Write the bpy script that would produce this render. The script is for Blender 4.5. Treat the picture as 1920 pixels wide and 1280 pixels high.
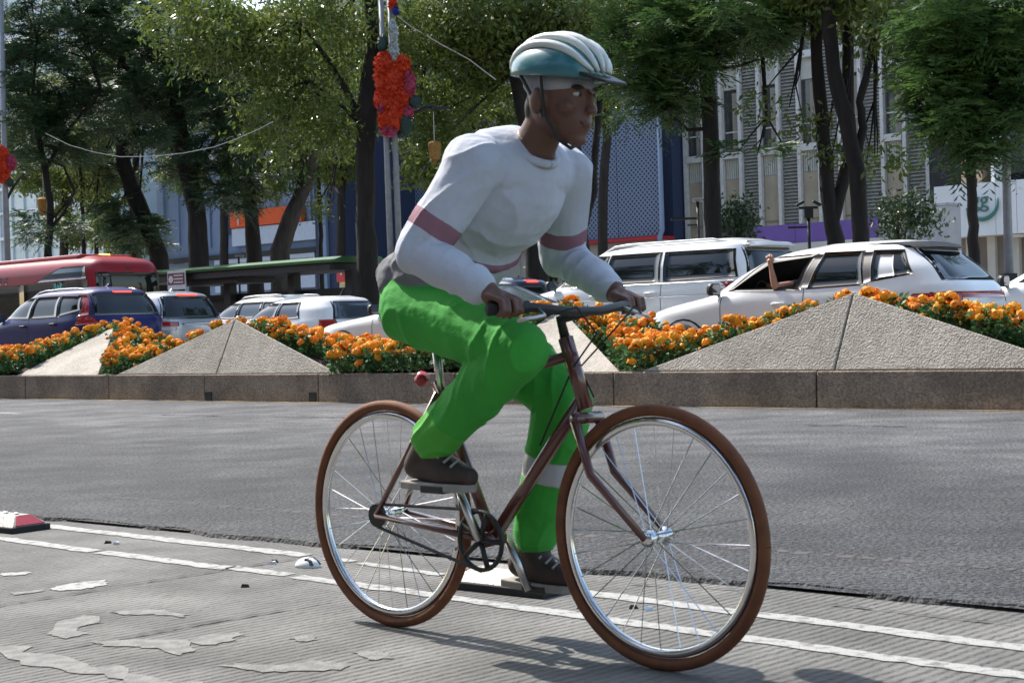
import bpy, bmesh, math, random
import numpy as np
from mathutils import Vector, Matrix
for o in list(bpy.data.objects): bpy.data.objects.remove(o)
SC = bpy.context.scene
COL = SC.collection
# ------------------------------------------------------------------ camera
F_PX, ROLL, HOR, CAMZ = 2850.0, 0.032, 29.0, 0.885
PITCH = math.atan(HOR/F_PX)
R_ = np.array([1., 0, 0]); F_ = np.array([0, math.cos(PITCH), -math.sin(PITCH)]); U_ = np.array([0, math.sin(PITCH), math.cos(PITCH)])
cr, sr = math.cos(ROLL), math.sin(ROLL)
cx_, cy_ = cr*R_ - sr*U_, sr*R_ + cr*U_
cam = bpy.data.cameras.new('camera'); cam.sensor_width = 36; cam.lens = 36*F_PX/1920; cam.clip_start = .05; cam.clip_end = 3000
camo = bpy.data.objects.new('camera', cam); COL.objects.link(camo)
camo.matrix_world = Matrix(((cx_[0], cy_[0], -F_[0], 0), (cx_[1], cy_[1], -F_[1], 0), (cx_[2], cy_[2], -F_[2], CAMZ), (0, 0, 0, 1)))
SC.camera = camo
cam.dof.use_dof = True; cam.dof.focus_distance = 11.0; cam.dof.aperture_fstop = 13.0
def ray(px, py): return (px-960)*cx_ - (py-640)*cy_ + F_PX*F_
def at(px, py, Y):                       # the point of that sight line standing Y metres ahead
    d = ray(px, py); return np.array([0, 0, CAMZ]) + d*(Y/d[1])
def gnd(px, py, z=0.):
    d = ray(px, py); return np.array([0, 0, CAMZ]) + d*((z-CAMZ)/d[2])
def proj(p):
    q = np.asarray(p, float) - np.array([0, 0, CAMZ]); f = q@F_
    return 960+F_PX*(q@cx_)/f, 640-F_PX*(q@cy_)/f
# ------------------------------------------------------------------ road frame: t along the kerb (to the right), o away from the kerb
G0, G1 = gnd(0, 747), gnd(1920, 770)
u = (G1-G0)/np.linalg.norm(G1-G0); v = np.array([-u[1], u[0], 0.])
P0 = G0 + u*((gnd(1190, 761)-G0)@u)
def C(t, o, z=0.): return P0 + u*t + v*o + np.array([0, 0, z])
def tx(px, o, py=560):                   # t of the column px on the lane o
    a = ray(px, py)[:2]; b = P0[:2] + v[:2]*o
    return float((a[0]*b[1]-a[1]*b[0])/(a[1]*u[0]-a[0]*u[1]))
def hit(px, py, o):                      # (t, z) where a sight line meets the vertical plane o
    d = ray(px, py); k = ((P0+v*o)@v)/(d@v); p = np.array([0, 0, CAMZ])+d*k
    return float((p-P0)@u), float(p[2])
UANG = math.atan2(u[1], u[0])
FARZ, WALKZ = .185, .30
# ------------------------------------------------------------------ light
SUN_AL, SUN_EL = math.radians(9), math.radians(50)
sh = -u*math.cos(SUN_AL) + v*math.sin(SUN_AL)
sdir = Vector((sh[0]*math.cos(SUN_EL), sh[1]*math.cos(SUN_EL), math.sin(SUN_EL)))
W = bpy.data.worlds.new('World'); SC.world = W; W.use_nodes = True
nt = W.node_tree; bg = nt.nodes['Background']; sky = nt.nodes.new('ShaderNodeTexSky'); sky.sky_type = 'NISHITA'; sky.sun_disc = False
sky.sun_elevation = SUN_EL; sky.sun_rotation = math.atan2(sh[0], sh[1]); sky.air_density = 1.3; sky.dust_density = 2.0
nt.links.new(sky.outputs[0], bg.inputs[0]); bg.inputs[1].default_value = .15
sl = bpy.data.lights.new('sun', 'SUN'); sl.energy = 3.9; sl.angle = math.radians(.6); sl.color = (1, .95, .87)
so = bpy.data.objects.new('sun', sl); COL.objects.link(so); so.rotation_euler = sdir.to_track_quat('Z', 'Y').to_euler()
SC.view_settings.view_transform = 'Standard'; SC.view_settings.look = 'None'; SC.view_settings.gamma = 1; SC.view_settings.exposure = 1.0
SC.cycles.max_bounces = 6; SC.cycles.diffuse_bounces = 3; SC.cycles.glossy_bounces = 3; SC.cycles.transmission_bounces = 3
# ------------------------------------------------------------------ materials
M = {}
def mat(name, c1, c2=None, rough=.7, scale=6., bump=0., bscale=60., metal=0., spec=.5, coat=0., kind='noise', trans=0., emit=None, detail=5., contrast=(.35, .65), stretch=None, rot=0., stain=0., bdist=.02):
    m = bpy.data.materials.new(name); m.use_nodes = True; n = m.node_tree.nodes; L = m.node_tree.links
    b = n['Principled BSDF']; b.inputs['Roughness'].default_value = rough; b.inputs['Metallic'].default_value = metal
    b.inputs['Specular IOR Level'].default_value = spec; b.inputs['Coat Weight'].default_value = coat; b.inputs['Coat Roughness'].default_value = .04
    c1 = (*c1, 1); c2 = (*c2, 1) if c2 else tuple([x*.85 for x in c1[:3]])+(1,)
    tc = n.new('ShaderNodeTexCoord'); mp = n.new('ShaderNodeMapping'); L.new(tc.outputs['Object'], mp.inputs[0])
    if stretch: mp.inputs['Scale'].default_value = stretch
    mp.inputs['Rotation'].default_value = (0, 0, rot)
    t = n.new('ShaderNodeTexNoise'); t.inputs['Scale'].default_value = scale; t.inputs['Detail'].default_value = detail
    L.new(mp.outputs[0], t.inputs[0]); r = n.new('ShaderNodeValToRGB')
    r.color_ramp.elements[0].position = contrast[0]; r.color_ramp.elements[1].position = contrast[1]
    r.color_ramp.elements[0].color = c1; r.color_ramp.elements[1].color = c2
    L.new(t.outputs[0], r.inputs[0]); L.new(r.outputs[0], b.inputs['Base Color'])
    if stain:                              # grime and weathering in broad uneven patches
        q = n.new('ShaderNodeTexNoise'); q.inputs['Scale'].default_value = 1.7; q.inputs['Detail'].default_value = 9; q.inputs['Roughness'].default_value = .68; L.new(mp.outputs[0], q.inputs[0])
        k = n.new('ShaderNodeMapRange'); k.inputs[1].default_value = .40; k.inputs[2].default_value = .62; k.inputs[3].default_value = 1-stain; k.inputs[4].default_value = 1.08; L.new(q.outputs[0], k.inputs[0])
        w = n.new('ShaderNodeVectorMath'); w.operation = 'SCALE'; L.new(r.outputs[0], w.inputs[0]); L.new(k.outputs[0], w.inputs[3]); L.new(w.outputs[0], b.inputs['Base Color'])
    if bump:
        t2 = n.new('ShaderNodeTexNoise'); t2.inputs['Scale'].default_value = bscale; t2.inputs['Detail'].default_value = 4
        L.new(mp.outputs[0], t2.inputs[0]); bp = n.new('ShaderNodeBump'); bp.inputs['Strength'].default_value = bump; bp.inputs['Distance'].default_value = bdist
        L.new(t2.outputs[0], bp.inputs['Height']); L.new(bp.outputs[0], b.inputs['Normal'])
    if trans:
        tr = n.new('ShaderNodeBsdfTranslucent'); mx = n.new('ShaderNodeMixShader'); mx.inputs[0].default_value = trans
        L.new(r.outputs[0], tr.inputs[0]); L.new(b.outputs[0], mx.inputs[1]); L.new(tr.outputs[0], mx.inputs[2]); L.new(mx.outputs[0], n['Material Output'].inputs[0])
    if emit: b.inputs['Emission Color'].default_value = (*emit[0], 1); b.inputs['Emission Strength'].default_value = emit[1]
    M[name] = m; return m
def nodes(name): m = M[name]; return m.node_tree.nodes, m.node_tree.links, m.node_tree.nodes['Principled BSDF']
# ------------------------------------------------------------------ mesh helpers
class MB:
    def __init__(s): s.v = []; s.f = []; s.n = 0
    def add(s, vs, fs):
        vs = [tuple(map(float, p)) for p in vs]; s.v += vs; s.f += [tuple(i+s.n for i in f) for f in fs]; s.n += len(vs); return s
    def box(s, c, size, R=None):
        h = np.array(size)/2.; P = np.array([[x, y, z] for z in (-1, 1) for y in (-1, 1) for x in (-1, 1)])*h
        if R is not None: P = P@np.array(R).T
        return s.add(P+np.array(c), [(0, 2, 3, 1), (4, 5, 7, 6), (0, 1, 5, 4), (2, 6, 7, 3), (0, 4, 6, 2), (1, 3, 7, 5)])
    def hexa(s, a, b):                   # two matching rings of points, capped
        n = len(a); return s.add(list(a)+list(b), [tuple(range(n))[::-1], tuple(range(n, 2*n))]+[(i, (i+1) % n, n+(i+1) % n, n+i) for i in range(n)])
    def tube(s, pts, rad, n=8, cap=True):
        pts = [np.array(p, float) for p in pts]; rad = [rad]*len(pts) if np.isscalar(rad) else rad
        vs = []; prev = None
        for i, p in enumerate(pts):
            d = pts[min(i+1, len(pts)-1)]-pts[max(i-1, 0)]; d = d/(np.linalg.norm(d)+1e-9)
            if prev is None: a = np.cross(d, [0, 0, 1.] if abs(d[2]) < .9 else [1., 0, 0])
            else: a = prev - d*(prev@d)
            a = a/(np.linalg.norm(a)+1e-9); prev = a; b = np.cross(d, a)
            vs += [p+rad[i]*(math.cos(k*2*math.pi/n)*a+math.sin(k*2*math.pi/n)*b) for k in range(n)]
        fs = [(i*n+k, i*n+(k+1) % n, (i+1)*n+(k+1) % n, (i+1)*n+k) for i in range(len(pts)-1) for k in range(n)]
        if cap: fs += [tuple(range(n))[::-1], tuple(range((len(pts)-1)*n, len(pts)*n))]
        return s.add(vs, fs)
    def lathe(s, prof, c=(0, 0, 0), n=16, axis='z'):
        vs = []
        for r, h in prof:
            for k in range(n):
                a = 2*math.pi*k/n; p = (r*math.cos(a), r*math.sin(a), h)
                if axis == 'y': p = (p[0], h, p[1])
                if axis == 'x': p = (h, p[0], p[1])
                vs.append(np.array(p)+np.array(c))
        fs = [(i*n+k, i*n+(k+1) % n, (i+1)*n+(k+1) % n, (i+1)*n+k) for i in range(len(prof)-1) for k in range(n)]
        return s.add(vs, fs+[tuple(range(n))[::-1], tuple(range((len(prof)-1)*n, len(prof)*n))])
    def obj(s, name, m, parent=None, smooth=False, bevel=0):
        me = bpy.data.meshes.new(name); me.from_pydata(s.v, [], s.f); return link(name, me, m, parent, smooth, bevel)
def link(name, me, m, parent=None, smooth=False, bevel=0):
    if m and not me.materials: me.materials.append(M[m] if isinstance(m, str) else m)
    if smooth: me.polygons.foreach_set('use_smooth', [True]*len(me.polygons))
    o = bpy.data.objects.new(name, me); COL.objects.link(o)
    if parent: o.parent = parent
    if bevel:
        b = o.modifiers.new('bevel', 'BEVEL'); b.width = bevel; b.segments = 2; b.limit_method = 'ANGLE'
    return o
def npmesh(name, V, Q):                  # numpy quads
    me = bpy.data.meshes.new(name); V = np.asarray(V, np.float32).reshape(-1, 3); Q = np.asarray(Q, np.int32)
    me.vertices.add(len(V)); me.vertices.foreach_set('co', V.ravel()); k = Q.shape[1]
    me.loops.add(Q.size); me.loops.foreach_set('vertex_index', Q.ravel()); me.polygons.add(len(Q))
    me.polygons.foreach_set('loop_start', np.arange(0, Q.size, k, dtype=np.int32)); me.update(calc_edges=True); me.validate(); return me
def tag(o, label=None, cat=None, group=None, kind=None):
    if label: o['label'] = label
    if cat: o['category'] = cat
    if group: o['group'] = group
    if kind: o['kind'] = kind
    return o
def thing(name, label, cat, loc=(0, 0, 0), rz=0., group=None):
    o = bpy.data.objects.new(name, None); COL.objects.link(o); o.location = Vector([float(x) for x in loc]); o.rotation_euler = (0, 0, rz); o.empty_display_size = .2
    return tag(o, label, cat, group)
def text_mesh(s, size, depth=.01):
    c = bpy.data.curves.new('txt', 'FONT'); c.body = s; c.size = size; c.extrude = depth; c.align_x = 'CENTER'; c.align_y = 'CENTER'; c.resolution_u = 3
    o = bpy.data.objects.new('txt', c); COL.objects.link(o); dg = bpy.context.evaluated_depsgraph_get()
    me = bpy.data.meshes.new_from_object(o.evaluated_get(dg)); bpy.data.objects.remove(o); return me
# ------------------------------------------------------------------ materials used
mat('asphalt', (.040, .042, .047), (.078, .079, .081), .85, .8, 1.0, 48, detail=10, contrast=(.36, .62), bdist=.06, stain=.42)
mat('asphalt_far', (.13, .13, .13), (.19, .185, .18), .9, .8, .3, 70)
mat('concrete_lane', (.095, .093, .087), (.15, .146, .136), .92, 2.2, 1., 45, detail=10, stain=.3, bdist=.012)
mat('paint', (.30, .30, .288), (.14, .137, .13), .8, 26, .4, 120, contrast=(.50, .66), detail=8)
mat('paint_worn', (.18, .176, .163), (.125, .122, .115), .85, 22, .4, 90, contrast=(.42, .58), detail=9)
mat('pink_chalk', (.075, .060, .063), (.055, .054, .056), .9, 30)
mat('yellow_paint', (.45, .30, .09), (.34, .27, .16), .8, 8)
mat('crack', (.03, .03, .03), (.05, .05, .05), .95)
mat('walk', (.30, .28, .26), (.22, .21, .2), .9, 3)
mat('soil', (.035, .022, .015), (.06, .04, .028), .95, 25, .9, 60)
mat('kerb', (.26, .195, .14), (.45, .35, .265), .95, 38, 1.0, 70, detail=9, stain=.35, bdist=.035)
mat('panel_stone', (.36, .322, .272), (.47, .428, .368), .93, 24, 1.0, 55, detail=10, stain=.22, bdist=.035)
mat('joint', (.12, .12, .11), (.17, .17, .16), .9)
mat('white_paint', (.74, .74, .73), (.71, .71, .70), .28, 2, coat=.8)
mat('silver_paint', (.42, .44, .47), (.40, .42, .45), .3, 2, metal=.5, coat=.8)
mat('blue_paint', (.008, .011, .10), (.007, .009, .085), .35, 2, spec=.3, coat=.2)
mat('navy_paint', (.03, .04, .08), (.025, .035, .07), .3, 2, coat=.8)
mat('red_bus', (.27, .010, .018), (.24, .009, .016), .4, 2, spec=.35, coat=.15)
mat('red_paint', (.45, .03, .03), (.40, .03, .03), .3, 2, coat=.8)
mat('glass', (.008, .010, .010), (.010, .012, .012), .03, 2, spec=.6)
mat('glass_grey', (.05, .06, .075), (.06, .07, .085), .06, 2, spec=.9)
mat('trim', (.012, .012, .013), (.018, .018, .018), .5, 9)
mat('pillar', (.16, .145, .135), (.14, .13, .12), .45, 5)
mat('rubber', (.012, .012, .013), (.02, .02, .02), .8, 20)
mat('chrome', (.75, .75, .75), (.7, .7, .7), .15, 5, metal=1.)
mat('aluminium', (.6, .6, .6), (.5, .5, .5), .3, 8, metal=1.)
mat('tail_lamp', (.36, .012, .012), (.28, .01, .01), .15, 12, coat=1.)
mat('tail_white', (.55, .5, .5), (.5, .45, .45), .15, 12, coat=1.)
mat('brake_on', (.8, .03, .03), (.7, .02, .02), .3, emit=((1, .05, .03), 1.6))
mat('amber_on', (.9, .4, .05), (.9, .4, .05), .3, emit=((1, .45, .05), 6))
mat('interior', (.05, .05, .052), (.035, .035, .036), .85, 8)
mat('seat_cloth', (.07, .07, .075), (.05, .05, .05), .9, 30)
mat('bark_dark', (.014, .011, .009), (.028, .022, .018), .95, 6, 1., 18, stretch=(1, 1, .25))
mat('bark_brown', (.07, .052, .04), (.03, .023, .018), .95, 6, 1., 16, stretch=(1, 1, .25))
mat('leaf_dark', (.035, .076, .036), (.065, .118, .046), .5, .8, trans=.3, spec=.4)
mat('leaf_mid', (.07, .11, .020), (.14, .18, .035), .38, .7, trans=.42, spec=.45)
mat('leaf_bright', (.045, .105, .028), (.095, .165, .040), .5, .9, trans=.35, spec=.4)
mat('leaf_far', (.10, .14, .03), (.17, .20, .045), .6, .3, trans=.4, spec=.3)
mat('leaf_shrub', (.025, .05, .018), (.045, .08, .025), .45, 2, trans=.2)
mat('leaf_marigold', (.04, .11, .03), (.075, .17, .05), .55, 8, trans=.3)
mat('marigold', (.95, .40, .012), (.88, .31, .010), .7, 22, trans=.12, contrast=(.3, .7))
mat('marigold_deep', (.88, .30, .010), (.80, .22, .008), .7, 22, trans=.12, contrast=(.3, .7))
mat('marigold_pale', (.90, .47, .02), (.82, .36, .015), .7, 22, trans=.12, contrast=(.3, .7))
mat('lips', (.11, .04, .032), (.09, .035, .03), .5)
mat('eye_white', (.5, .48, .45), (.45, .43, .4), .2)
mat('hair', (.012, .01, .009), (.02, .016, .014), .7, 60)
mat('sole', (.30, .28, .25), (.24, .22, .2), .8, 20)
mat('steel_grey', (.27, .27, .28), (.22, .22, .23), .5, 8, metal=.2)
mat('steel_dark', (.010, .010, .011), (.016, .016, .016), .55, 10)
mat('deco_orange', (.72, .07, .008), (.60, .035, .006), .6, 30, .8, 60, trans=.15)
mat('deco_pink', (.45, .06, .12), (.36, .04, .09), .6, 30, .8, 60)
mat('deco_dark', (.008, .03, .025), (.015, .045, .03), .7, 30)
mat('deco_white', (.55, .6, .58), (.42, .48, .47), .7, 40, .8, 80)
mat('deco_blue', (.02, .04, .3), (.02, .03, .2), .7)
mat('lantern', (.45, .24, .06), (.33, .16, .04), .8, 14, trans=.25)
mat('rope', (.6, .58, .5), (.5, .48, .42), .8)
mat('green_roof', (.035, .13, .045), (.028, .11, .04), .4, 3)
mat('sign_maroon', (.16, .02, .03), (.14, .018, .025), .5)
mat('sign_white', (.62, .62, .6), (.56, .56, .55), .6)
mat('sign_light', (.55, .62, .72), (.5, .57, .68), .5)
mat('sign_orange', (.80, .10, .012), (.75, .09, .01), .5)
mat('sign_red', (.5, .02, .03), (.45, .02, .03), .5)
mat('sign_yellow', (.7, .4, .05), (.65, .36, .05), .5)
mat('sign_green', (.04, .17, .15), (.035, .15, .13), .5)
mat('purple', (.14, .075, .30), (.12, .065, .26), .55, 1.5)
mat('wall_blue', (.20, .27, .40), (.23, .30, .44), .8, .6)
mat('wall_navy', (.03, .045, .10), (.025, .04, .09), .7)
mat('wall_cream', (.50, .48, .43), (.43, .41, .37), .8, 1.2)
mat('wall_peach', (.50, .36, .26), (.45, .33, .24), .85, 1)
mat('wall_grey', (.40, .40, .41), (.34, .34, .35), .85, 2)
mat('wall_taupe', (.22, .19, .165), (.18, .155, .135), .85, .6)
mat('fascia_white', (.70, .71, .72), (.64, .65, .66), .6, 1.2, stretch=(1, 1, .15))
mat('mullion', (.55, .55, .54), (.46, .46, .45), .6, 4)
mat('beige_panel', (.37, .315, .235), (.31, .265, .20), .8, 1.5)
mat('ribbed_panel', (.46, .46, .42), (.40, .40, .36), .75, 3)
mat('louvre', (.33, .32, .285), (.24, .23, .20), .75, 3, stretch=(1, 1, 3))
mat('window_dark', (.035, .038, .042), (.05, .052, .055), .12, 2, spec=.8)
mat('curtain', (.32, .29, .24), (.25, .22, .18), .9, 8, stretch=(8, 8, .3))
mat('black_gap', (.012, .013, .018), (.02, .02, .025), .8)
mat('glass_tower', (.33, .42, .47), (.42, .50, .55), .2, .6, spec=.8)
mat('frame_white', (.62, .64, .65), (.55, .57, .58), .6)
mat('skin', (.13, .06, .038), (.10, .045, .03), .55, 14, .1, 200)
mat('skin_light', (.42, .22, .15), (.38, .19, .12), .5, 14, .1, 200)
mat('shirt', (.47, .50, .57), (.40, .43, .50), .85, 3, .35, 16)
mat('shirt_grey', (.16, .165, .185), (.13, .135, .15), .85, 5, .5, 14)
mat('stripe', (.26, .125, .165), (.22, .10, .14), .85, 5)
mat('trousers', (.036, .33, .034), (.028, .26, .027), .85, 3, .2, 30)
mat('sunlit_cuff', (.07, .36, .035), (.055, .30, .03), .8)  # trouser green brightened: sunlight on the cuff put into its colour
mat('reflective', (.45, .46, .48), (.4, .41, .43), .4)
mat('shoe', (.035, .022, .016), (.05, .03, .022), .7, 20)
mat('bandana', (.33, .33, .36), (.26, .26, .29), .9, 9)
mat('helmet_teal', (.03, .16, .18), (.022, .12, .14), .3, 4, coat=.5)
mat('helmet_white', (.62, .65, .62), (.55, .58, .55), .35, 4, coat=.5)
mat('bike_frame', (.11, .028, .018), (.09, .022, .015), .3, 6, coat=.8)
mat('tyre_brown', (.17, .06, .022), (.12, .042, .018), .8, 20)
mat('sep_metal', (.27, .25, .215), (.20, .185, .16), .45, 12, .3, 90, metal=.25)
mat('reflector_red', (.35, .02, .03), (.28, .015, .025), .3, 60)
# tined grooves across the concrete lane, perforations in the blue screen
def tined(name):
    n, L, b = nodes(name); bp = [x for x in n if x.bl_idname == 'ShaderNodeBump'][0]; tc = [x for x in n if x.bl_idname == 'ShaderNodeTexCoord'][0]
    mp = n.new('ShaderNodeMapping'); mp.inputs['Rotation'].default_value = (0, 0, -UANG+.10); L.new(tc.outputs['Object'], mp.inputs[0])
    w = n.new('ShaderNodeTexWave'); w.wave_type = 'BANDS'; w.bands_direction = 'X'; w.inputs['Scale'].default_value = 9.; w.inputs['Distortion'].default_value = 1.6; w.inputs['Detail'].default_value = 3; w.inputs['Detail Scale'].default_value = 1.2
    L.new(mp.outputs[0], w.inputs[0])
    b2 = n.new('ShaderNodeBump'); b2.inputs['Strength'].default_value = .42; b2.inputs['Distance'].default_value = .012
    L.new(w.outputs['Fac'], b2.inputs['Height']); L.new(bp.outputs[0], b2.inputs['Normal']); L.new(b2.outputs[0], b.inputs['Normal'])
tined('concrete_lane')
def pale_kerb_lane():                       # worn lane paler towards the kerb, grazing sheen put into the colour too
    n, L, b = nodes('asphalt'); tc = [x for x in n if x.bl_idname == 'ShaderNodeTexCoord'][0]; d = n.new('ShaderNodeVectorMath'); d.operation = 'DOT_PRODUCT'; d.inputs[1].default_value = tuple(v); L.new(tc.outputs['Object'], d.inputs[0])
    t = n.new('ShaderNodeTexNoise'); t.inputs['Scale'].default_value = .35; t.inputs['Detail'].default_value = 6; L.new(tc.outputs['Object'], t.inputs[0])
    m1 = n.new('ShaderNodeMath'); m1.operation = 'MULTIPLY_ADD'; m1.inputs[1].default_value = 3.2; L.new(t.outputs[0], m1.inputs[0]); L.new(d.outputs['Value'], m1.inputs[2])
    r = n.new('ShaderNodeMapRange'); k = float(P0@v)+1.6; r.inputs[1].default_value = k-6.2; r.inputs[2].default_value = k-3.0; L.new(m1.outputs[0], r.inputs[0])
    old = b.inputs['Base Color'].links[0].from_socket; g = n.new('ShaderNodeMix'); g.data_type = 'RGBA'; g.blend_type = 'MULTIPLY'; g.inputs[0].default_value = 1; L.new(old, g.inputs[6]); g.inputs[7].default_value = (2.0, 1.95, 1.9, 1)
    mx = n.new('ShaderNodeMix'); mx.data_type = 'RGBA'; L.new(r.outputs[0], mx.inputs[0]); L.new(old, mx.inputs[6]); L.new(g.outputs[2], mx.inputs[7])
    sp = n.new('ShaderNodeTexNoise'); sp.inputs['Scale'].default_value = 42; sp.inputs['Detail'].default_value = 6; L.new(tc.outputs['Object'], sp.inputs[0]); mr = n.new('ShaderNodeMapRange'); mr.inputs[1].default_value = .3; mr.inputs[2].default_value = .7; mr.inputs[3].default_value = .25; mr.inputs[4].default_value = 1.9; L.new(sp.outputs[0], mr.inputs[0])
    sc = n.new('ShaderNodeVectorMath'); sc.operation = 'SCALE'; L.new(mx.outputs[2], sc.inputs[0]); L.new(mr.outputs[0], sc.inputs[3]); L.new(sc.outputs[0], b.inputs['Base Color'])
pale_kerb_lane()
def perforated():
    mat('perforated', (.19, .25, .38), (.21, .27, .41), .6, .5)
    n, L, b = nodes('perforated'); tc = [x for x in n if x.bl_idname == 'ShaderNodeTexCoord'][0]
    mp = n.new('ShaderNodeMapping'); mp.inputs['Scale'].default_value = (5.2, 5.2, 5.2); mp.inputs['Rotation'].default_value = (0, math.radians(45), 0); L.new(tc.outputs['Object'], mp.inputs[0])
    s = n.new('ShaderNodeSeparateXYZ'); L.new(mp.outputs[0], s.inputs[0]); acc = []
    for ax in (0, 2):
        f = n.new('ShaderNodeMath'); f.operation = 'FRACT'; L.new(s.outputs[ax], f.inputs[0])
        g = n.new('ShaderNodeMath'); g.operation = 'SUBTRACT'; g.inputs[1].default_value = .5; L.new(f.outputs[0], g.inputs[0])
        h = n.new('ShaderNodeMath'); h.operation = 'POWER'; h.inputs[1].default_value = 2; L.new(g.outputs[0], h.inputs[0]); acc.append(h)
    a = n.new('ShaderNodeMath'); L.new(acc[0].outputs[0], a.inputs[0]); L.new(acc[1].outputs[0], a.inputs[1])
    lt = n.new('ShaderNodeMath'); lt.operation = 'LESS_THAN'; lt.inputs[1].default_value = .10; L.new(a.outputs[0], lt.inputs[0])
    mx = n.new('ShaderNodeMix'); mx.data_type = 'RGBA'; old = b.inputs['Base Color'].links[0].from_socket
    L.new(lt.outputs[0], mx.inputs[0]); L.new(old, mx.inputs[6]); mx.inputs[7].default_value = (.018, .025, .055, 1); L.new(mx.outputs[2], b.inputs['Base Color'])
perforated()
rng = np.random.default_rng(7); random.seed(7)
# ------------------------------------------------------------------ ground
def sheet(name, pts, z, m, kind='structure', parent=None):
    mb = MB(); n = len(pts); mb.add([(p[0], p[1], z) for p in pts], [tuple(range(n))]); o = mb.obj(name, m, parent)
    if kind: o['kind'] = kind
    return o
MED = 2.45                                # width of the planted median
sheet('ground', [(-900, -300), (900, -300), (900, 1500), (-900, 1500)], -.06, 'walk')
A0, A1 = gnd(0, 961), gnd(1920, 1141); ad = (A1-A0)/np.linalg.norm(A1-A0); an = np.array([-ad[1], ad[0], 0])
road = sheet('asphalt_road', [A0-ad*120, A1+ad*60, C(80, .05), C(-160, .05)], 0., 'asphalt')
lane = sheet('bike_lane', [A0-ad*120+an*.02, A1+ad*60+an*.02, A1+ad*60-an*14, A0-ad*120-an*14], -.012, 'concrete_lane')
# ragged lip of asphalt over the concrete
mb = MB(); N = 260; top = []; low = []; inn = []
for i in range(N+1):
    p = A0-ad*6+ad*(i*24./N); w = .03*math.sin(i*.31)+.022*math.sin(i*.9+1)+rng.normal(0, .012)
    top.append(p-an*w+np.array([0, 0, .006])); low.append(p-an*(w+.012)+np.array([0, 0, -.012])); inn.append(p+an*.12+np.array([0, 0, .006]))
mb.add(top+low+inn, [(i, i+1, N+1+i+1, N+1+i) for i in range(N)]+[(2*N+2+i, 2*N+3+i, i+1, i) for i in range(N)]); mb.obj('asphalt_edge', 'asphalt', road)
sheet('far_road', [C(-160, MED-.1), C(80, MED-.1), C(80, 13), C(-160, 13)], FARZ, 'asphalt_far')
walk = sheet('pavement', [C(-220, 13), C(120, 13), C(120, 54), C(-220, 54)], WALKZ, 'walk')
mb = MB(); mb.hexa([C(-200, 12.9, .1), C(100, 12.9, .1), C(100, 13.05, .1), C(-200, 13.05, .1)], [C(-200, 12.9, .31), C(100, 12.9, .31), C(100, 13.05, .31), C(-200, 13.05, .31)]); mb.obj('pavement_kerb', 'walk', walk)
def strip(name, a, b, w, m, z, parent, step=.05, rag=.005, gaps=()):
    a, b = np.array(a), np.array(b); L = np.linalg.norm(b-a); d = (b-a)/L; nn = np.array([-d[1], d[0], 0]); n = max(2, int(L/step)); vs = []; fs = []
    for i in range(n+1):
        s = i/n; wob = .003*math.sin(i*.13)+.003*math.sin(i*.41)
        for sg in (-1, 1): vs.append(a+d*L*s+nn*(sg*w/2+wob+rng.normal(0, rag))+np.array([0, 0, z-a[2]]))
    for i in range(n):
        if not any(g0 < i/n < g1 for g0, g1 in gaps): fs.append((2*i, 2*i+1, 2*i+3, 2*i+2))
    return MB().add(vs, fs).obj(name, m, parent)
strip('painted_line', gnd(-120, 958), gnd(575, 1036), .085, 'paint', -.0092, lane)
strip('painted_line', gnd(612, 1041), gnd(830, 1072), .05, 'paint', -.0092, lane, gaps=((.2, .3), (.55, .6)))
strip('painted_line', gnd(1070, 1102), gnd(2100, 1228), .075, 'paint', -.0092, lane)
strip('painted_line', gnd(-150, 986), gnd(430, 1060), .075, 'paint', -.0092, lane, gaps=((.62, .63), (.8, .81)))
strip('painted_line', gnd(430, 1058), gnd(2150, 1291), .07, 'paint', -.0092, lane, gaps=((.1, .105),))
strip('painted_line', gnd(-20, 1206), gnd(420, 1302), .09, 'paint_worn', -.0092, lane, rag=.018)
strip('chalk_line', gnd(-50, 911), gnd(2000, 1076), .05, 'pink_chalk', .0012, road, step=.03, rag=.012, gaps=tuple((g, g+.004+.004*math.sin(g*90)**2) for g in np.arange(.01, 1, .013)))
strip('kerb_line', C(-60, -.05), C(30, -.05), .05, 'yellow_paint', .005, road, step=.2, rag=.02)
strip('road_crack', gnd(300, 778), gnd(1700, 800), .03, 'crack', .005, road, rag=.02, gaps=((.13, .2), (.52, .56), (.8, .9)))
strip('painted_line', gnd(-100, 771), gnd(38, 776), .09, 'paint', .005, road)
def blob(pts, m, name='painted_symbol'):
    P = [gnd(*p) for p in pts]; out = []
    for i, p in enumerate(P):
        q = P[(i+1) % len(P)]
        for k in range(5): w = p+(q-p)*k/5.; out.append((w[0]+rng.normal(0, .006), w[1]+rng.normal(0, .006), -.0092))
    MB().add(out, [tuple(range(len(out)))]).obj(name, m, lane)
blob([(92, 1098), (120, 1090), (195, 1082), (203, 1090), (150, 1099), (110, 1102)], 'paint')
blob([(20, 1106), (80, 1099), (82, 1103), (22, 1110)], 'paint_worn')
blob([(0, 1070), (50, 1066), (52, 1071), (0, 1075)], 'paint')
blob([(88, 1183), (110, 1160), (160, 1147), (192, 1150), (186, 1160), (150, 1168), (148, 1176), (165, 1182), (120, 1190)], 'paint_worn')
blob([(206, 1142), (240, 1138), (300, 1136), (348, 1146), (345, 1150), (300, 1146), (230, 1146)], 'paint_worn')
blob([(350, 1195), (380, 1184), (440, 1178), (460, 1182), (430, 1196), (385, 1203)], 'paint_worn')
blob([(170, 1196), (260, 1192), (350, 1193), (370, 1212), (330, 1222), (290, 1208), (200, 1202)], 'paint_worn')
blob([(412, 1240), (450, 1236), (520, 1240), (590, 1230), (660, 1238), (640, 1248), (560, 1250), (480, 1252)], 'paint_worn')
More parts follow.
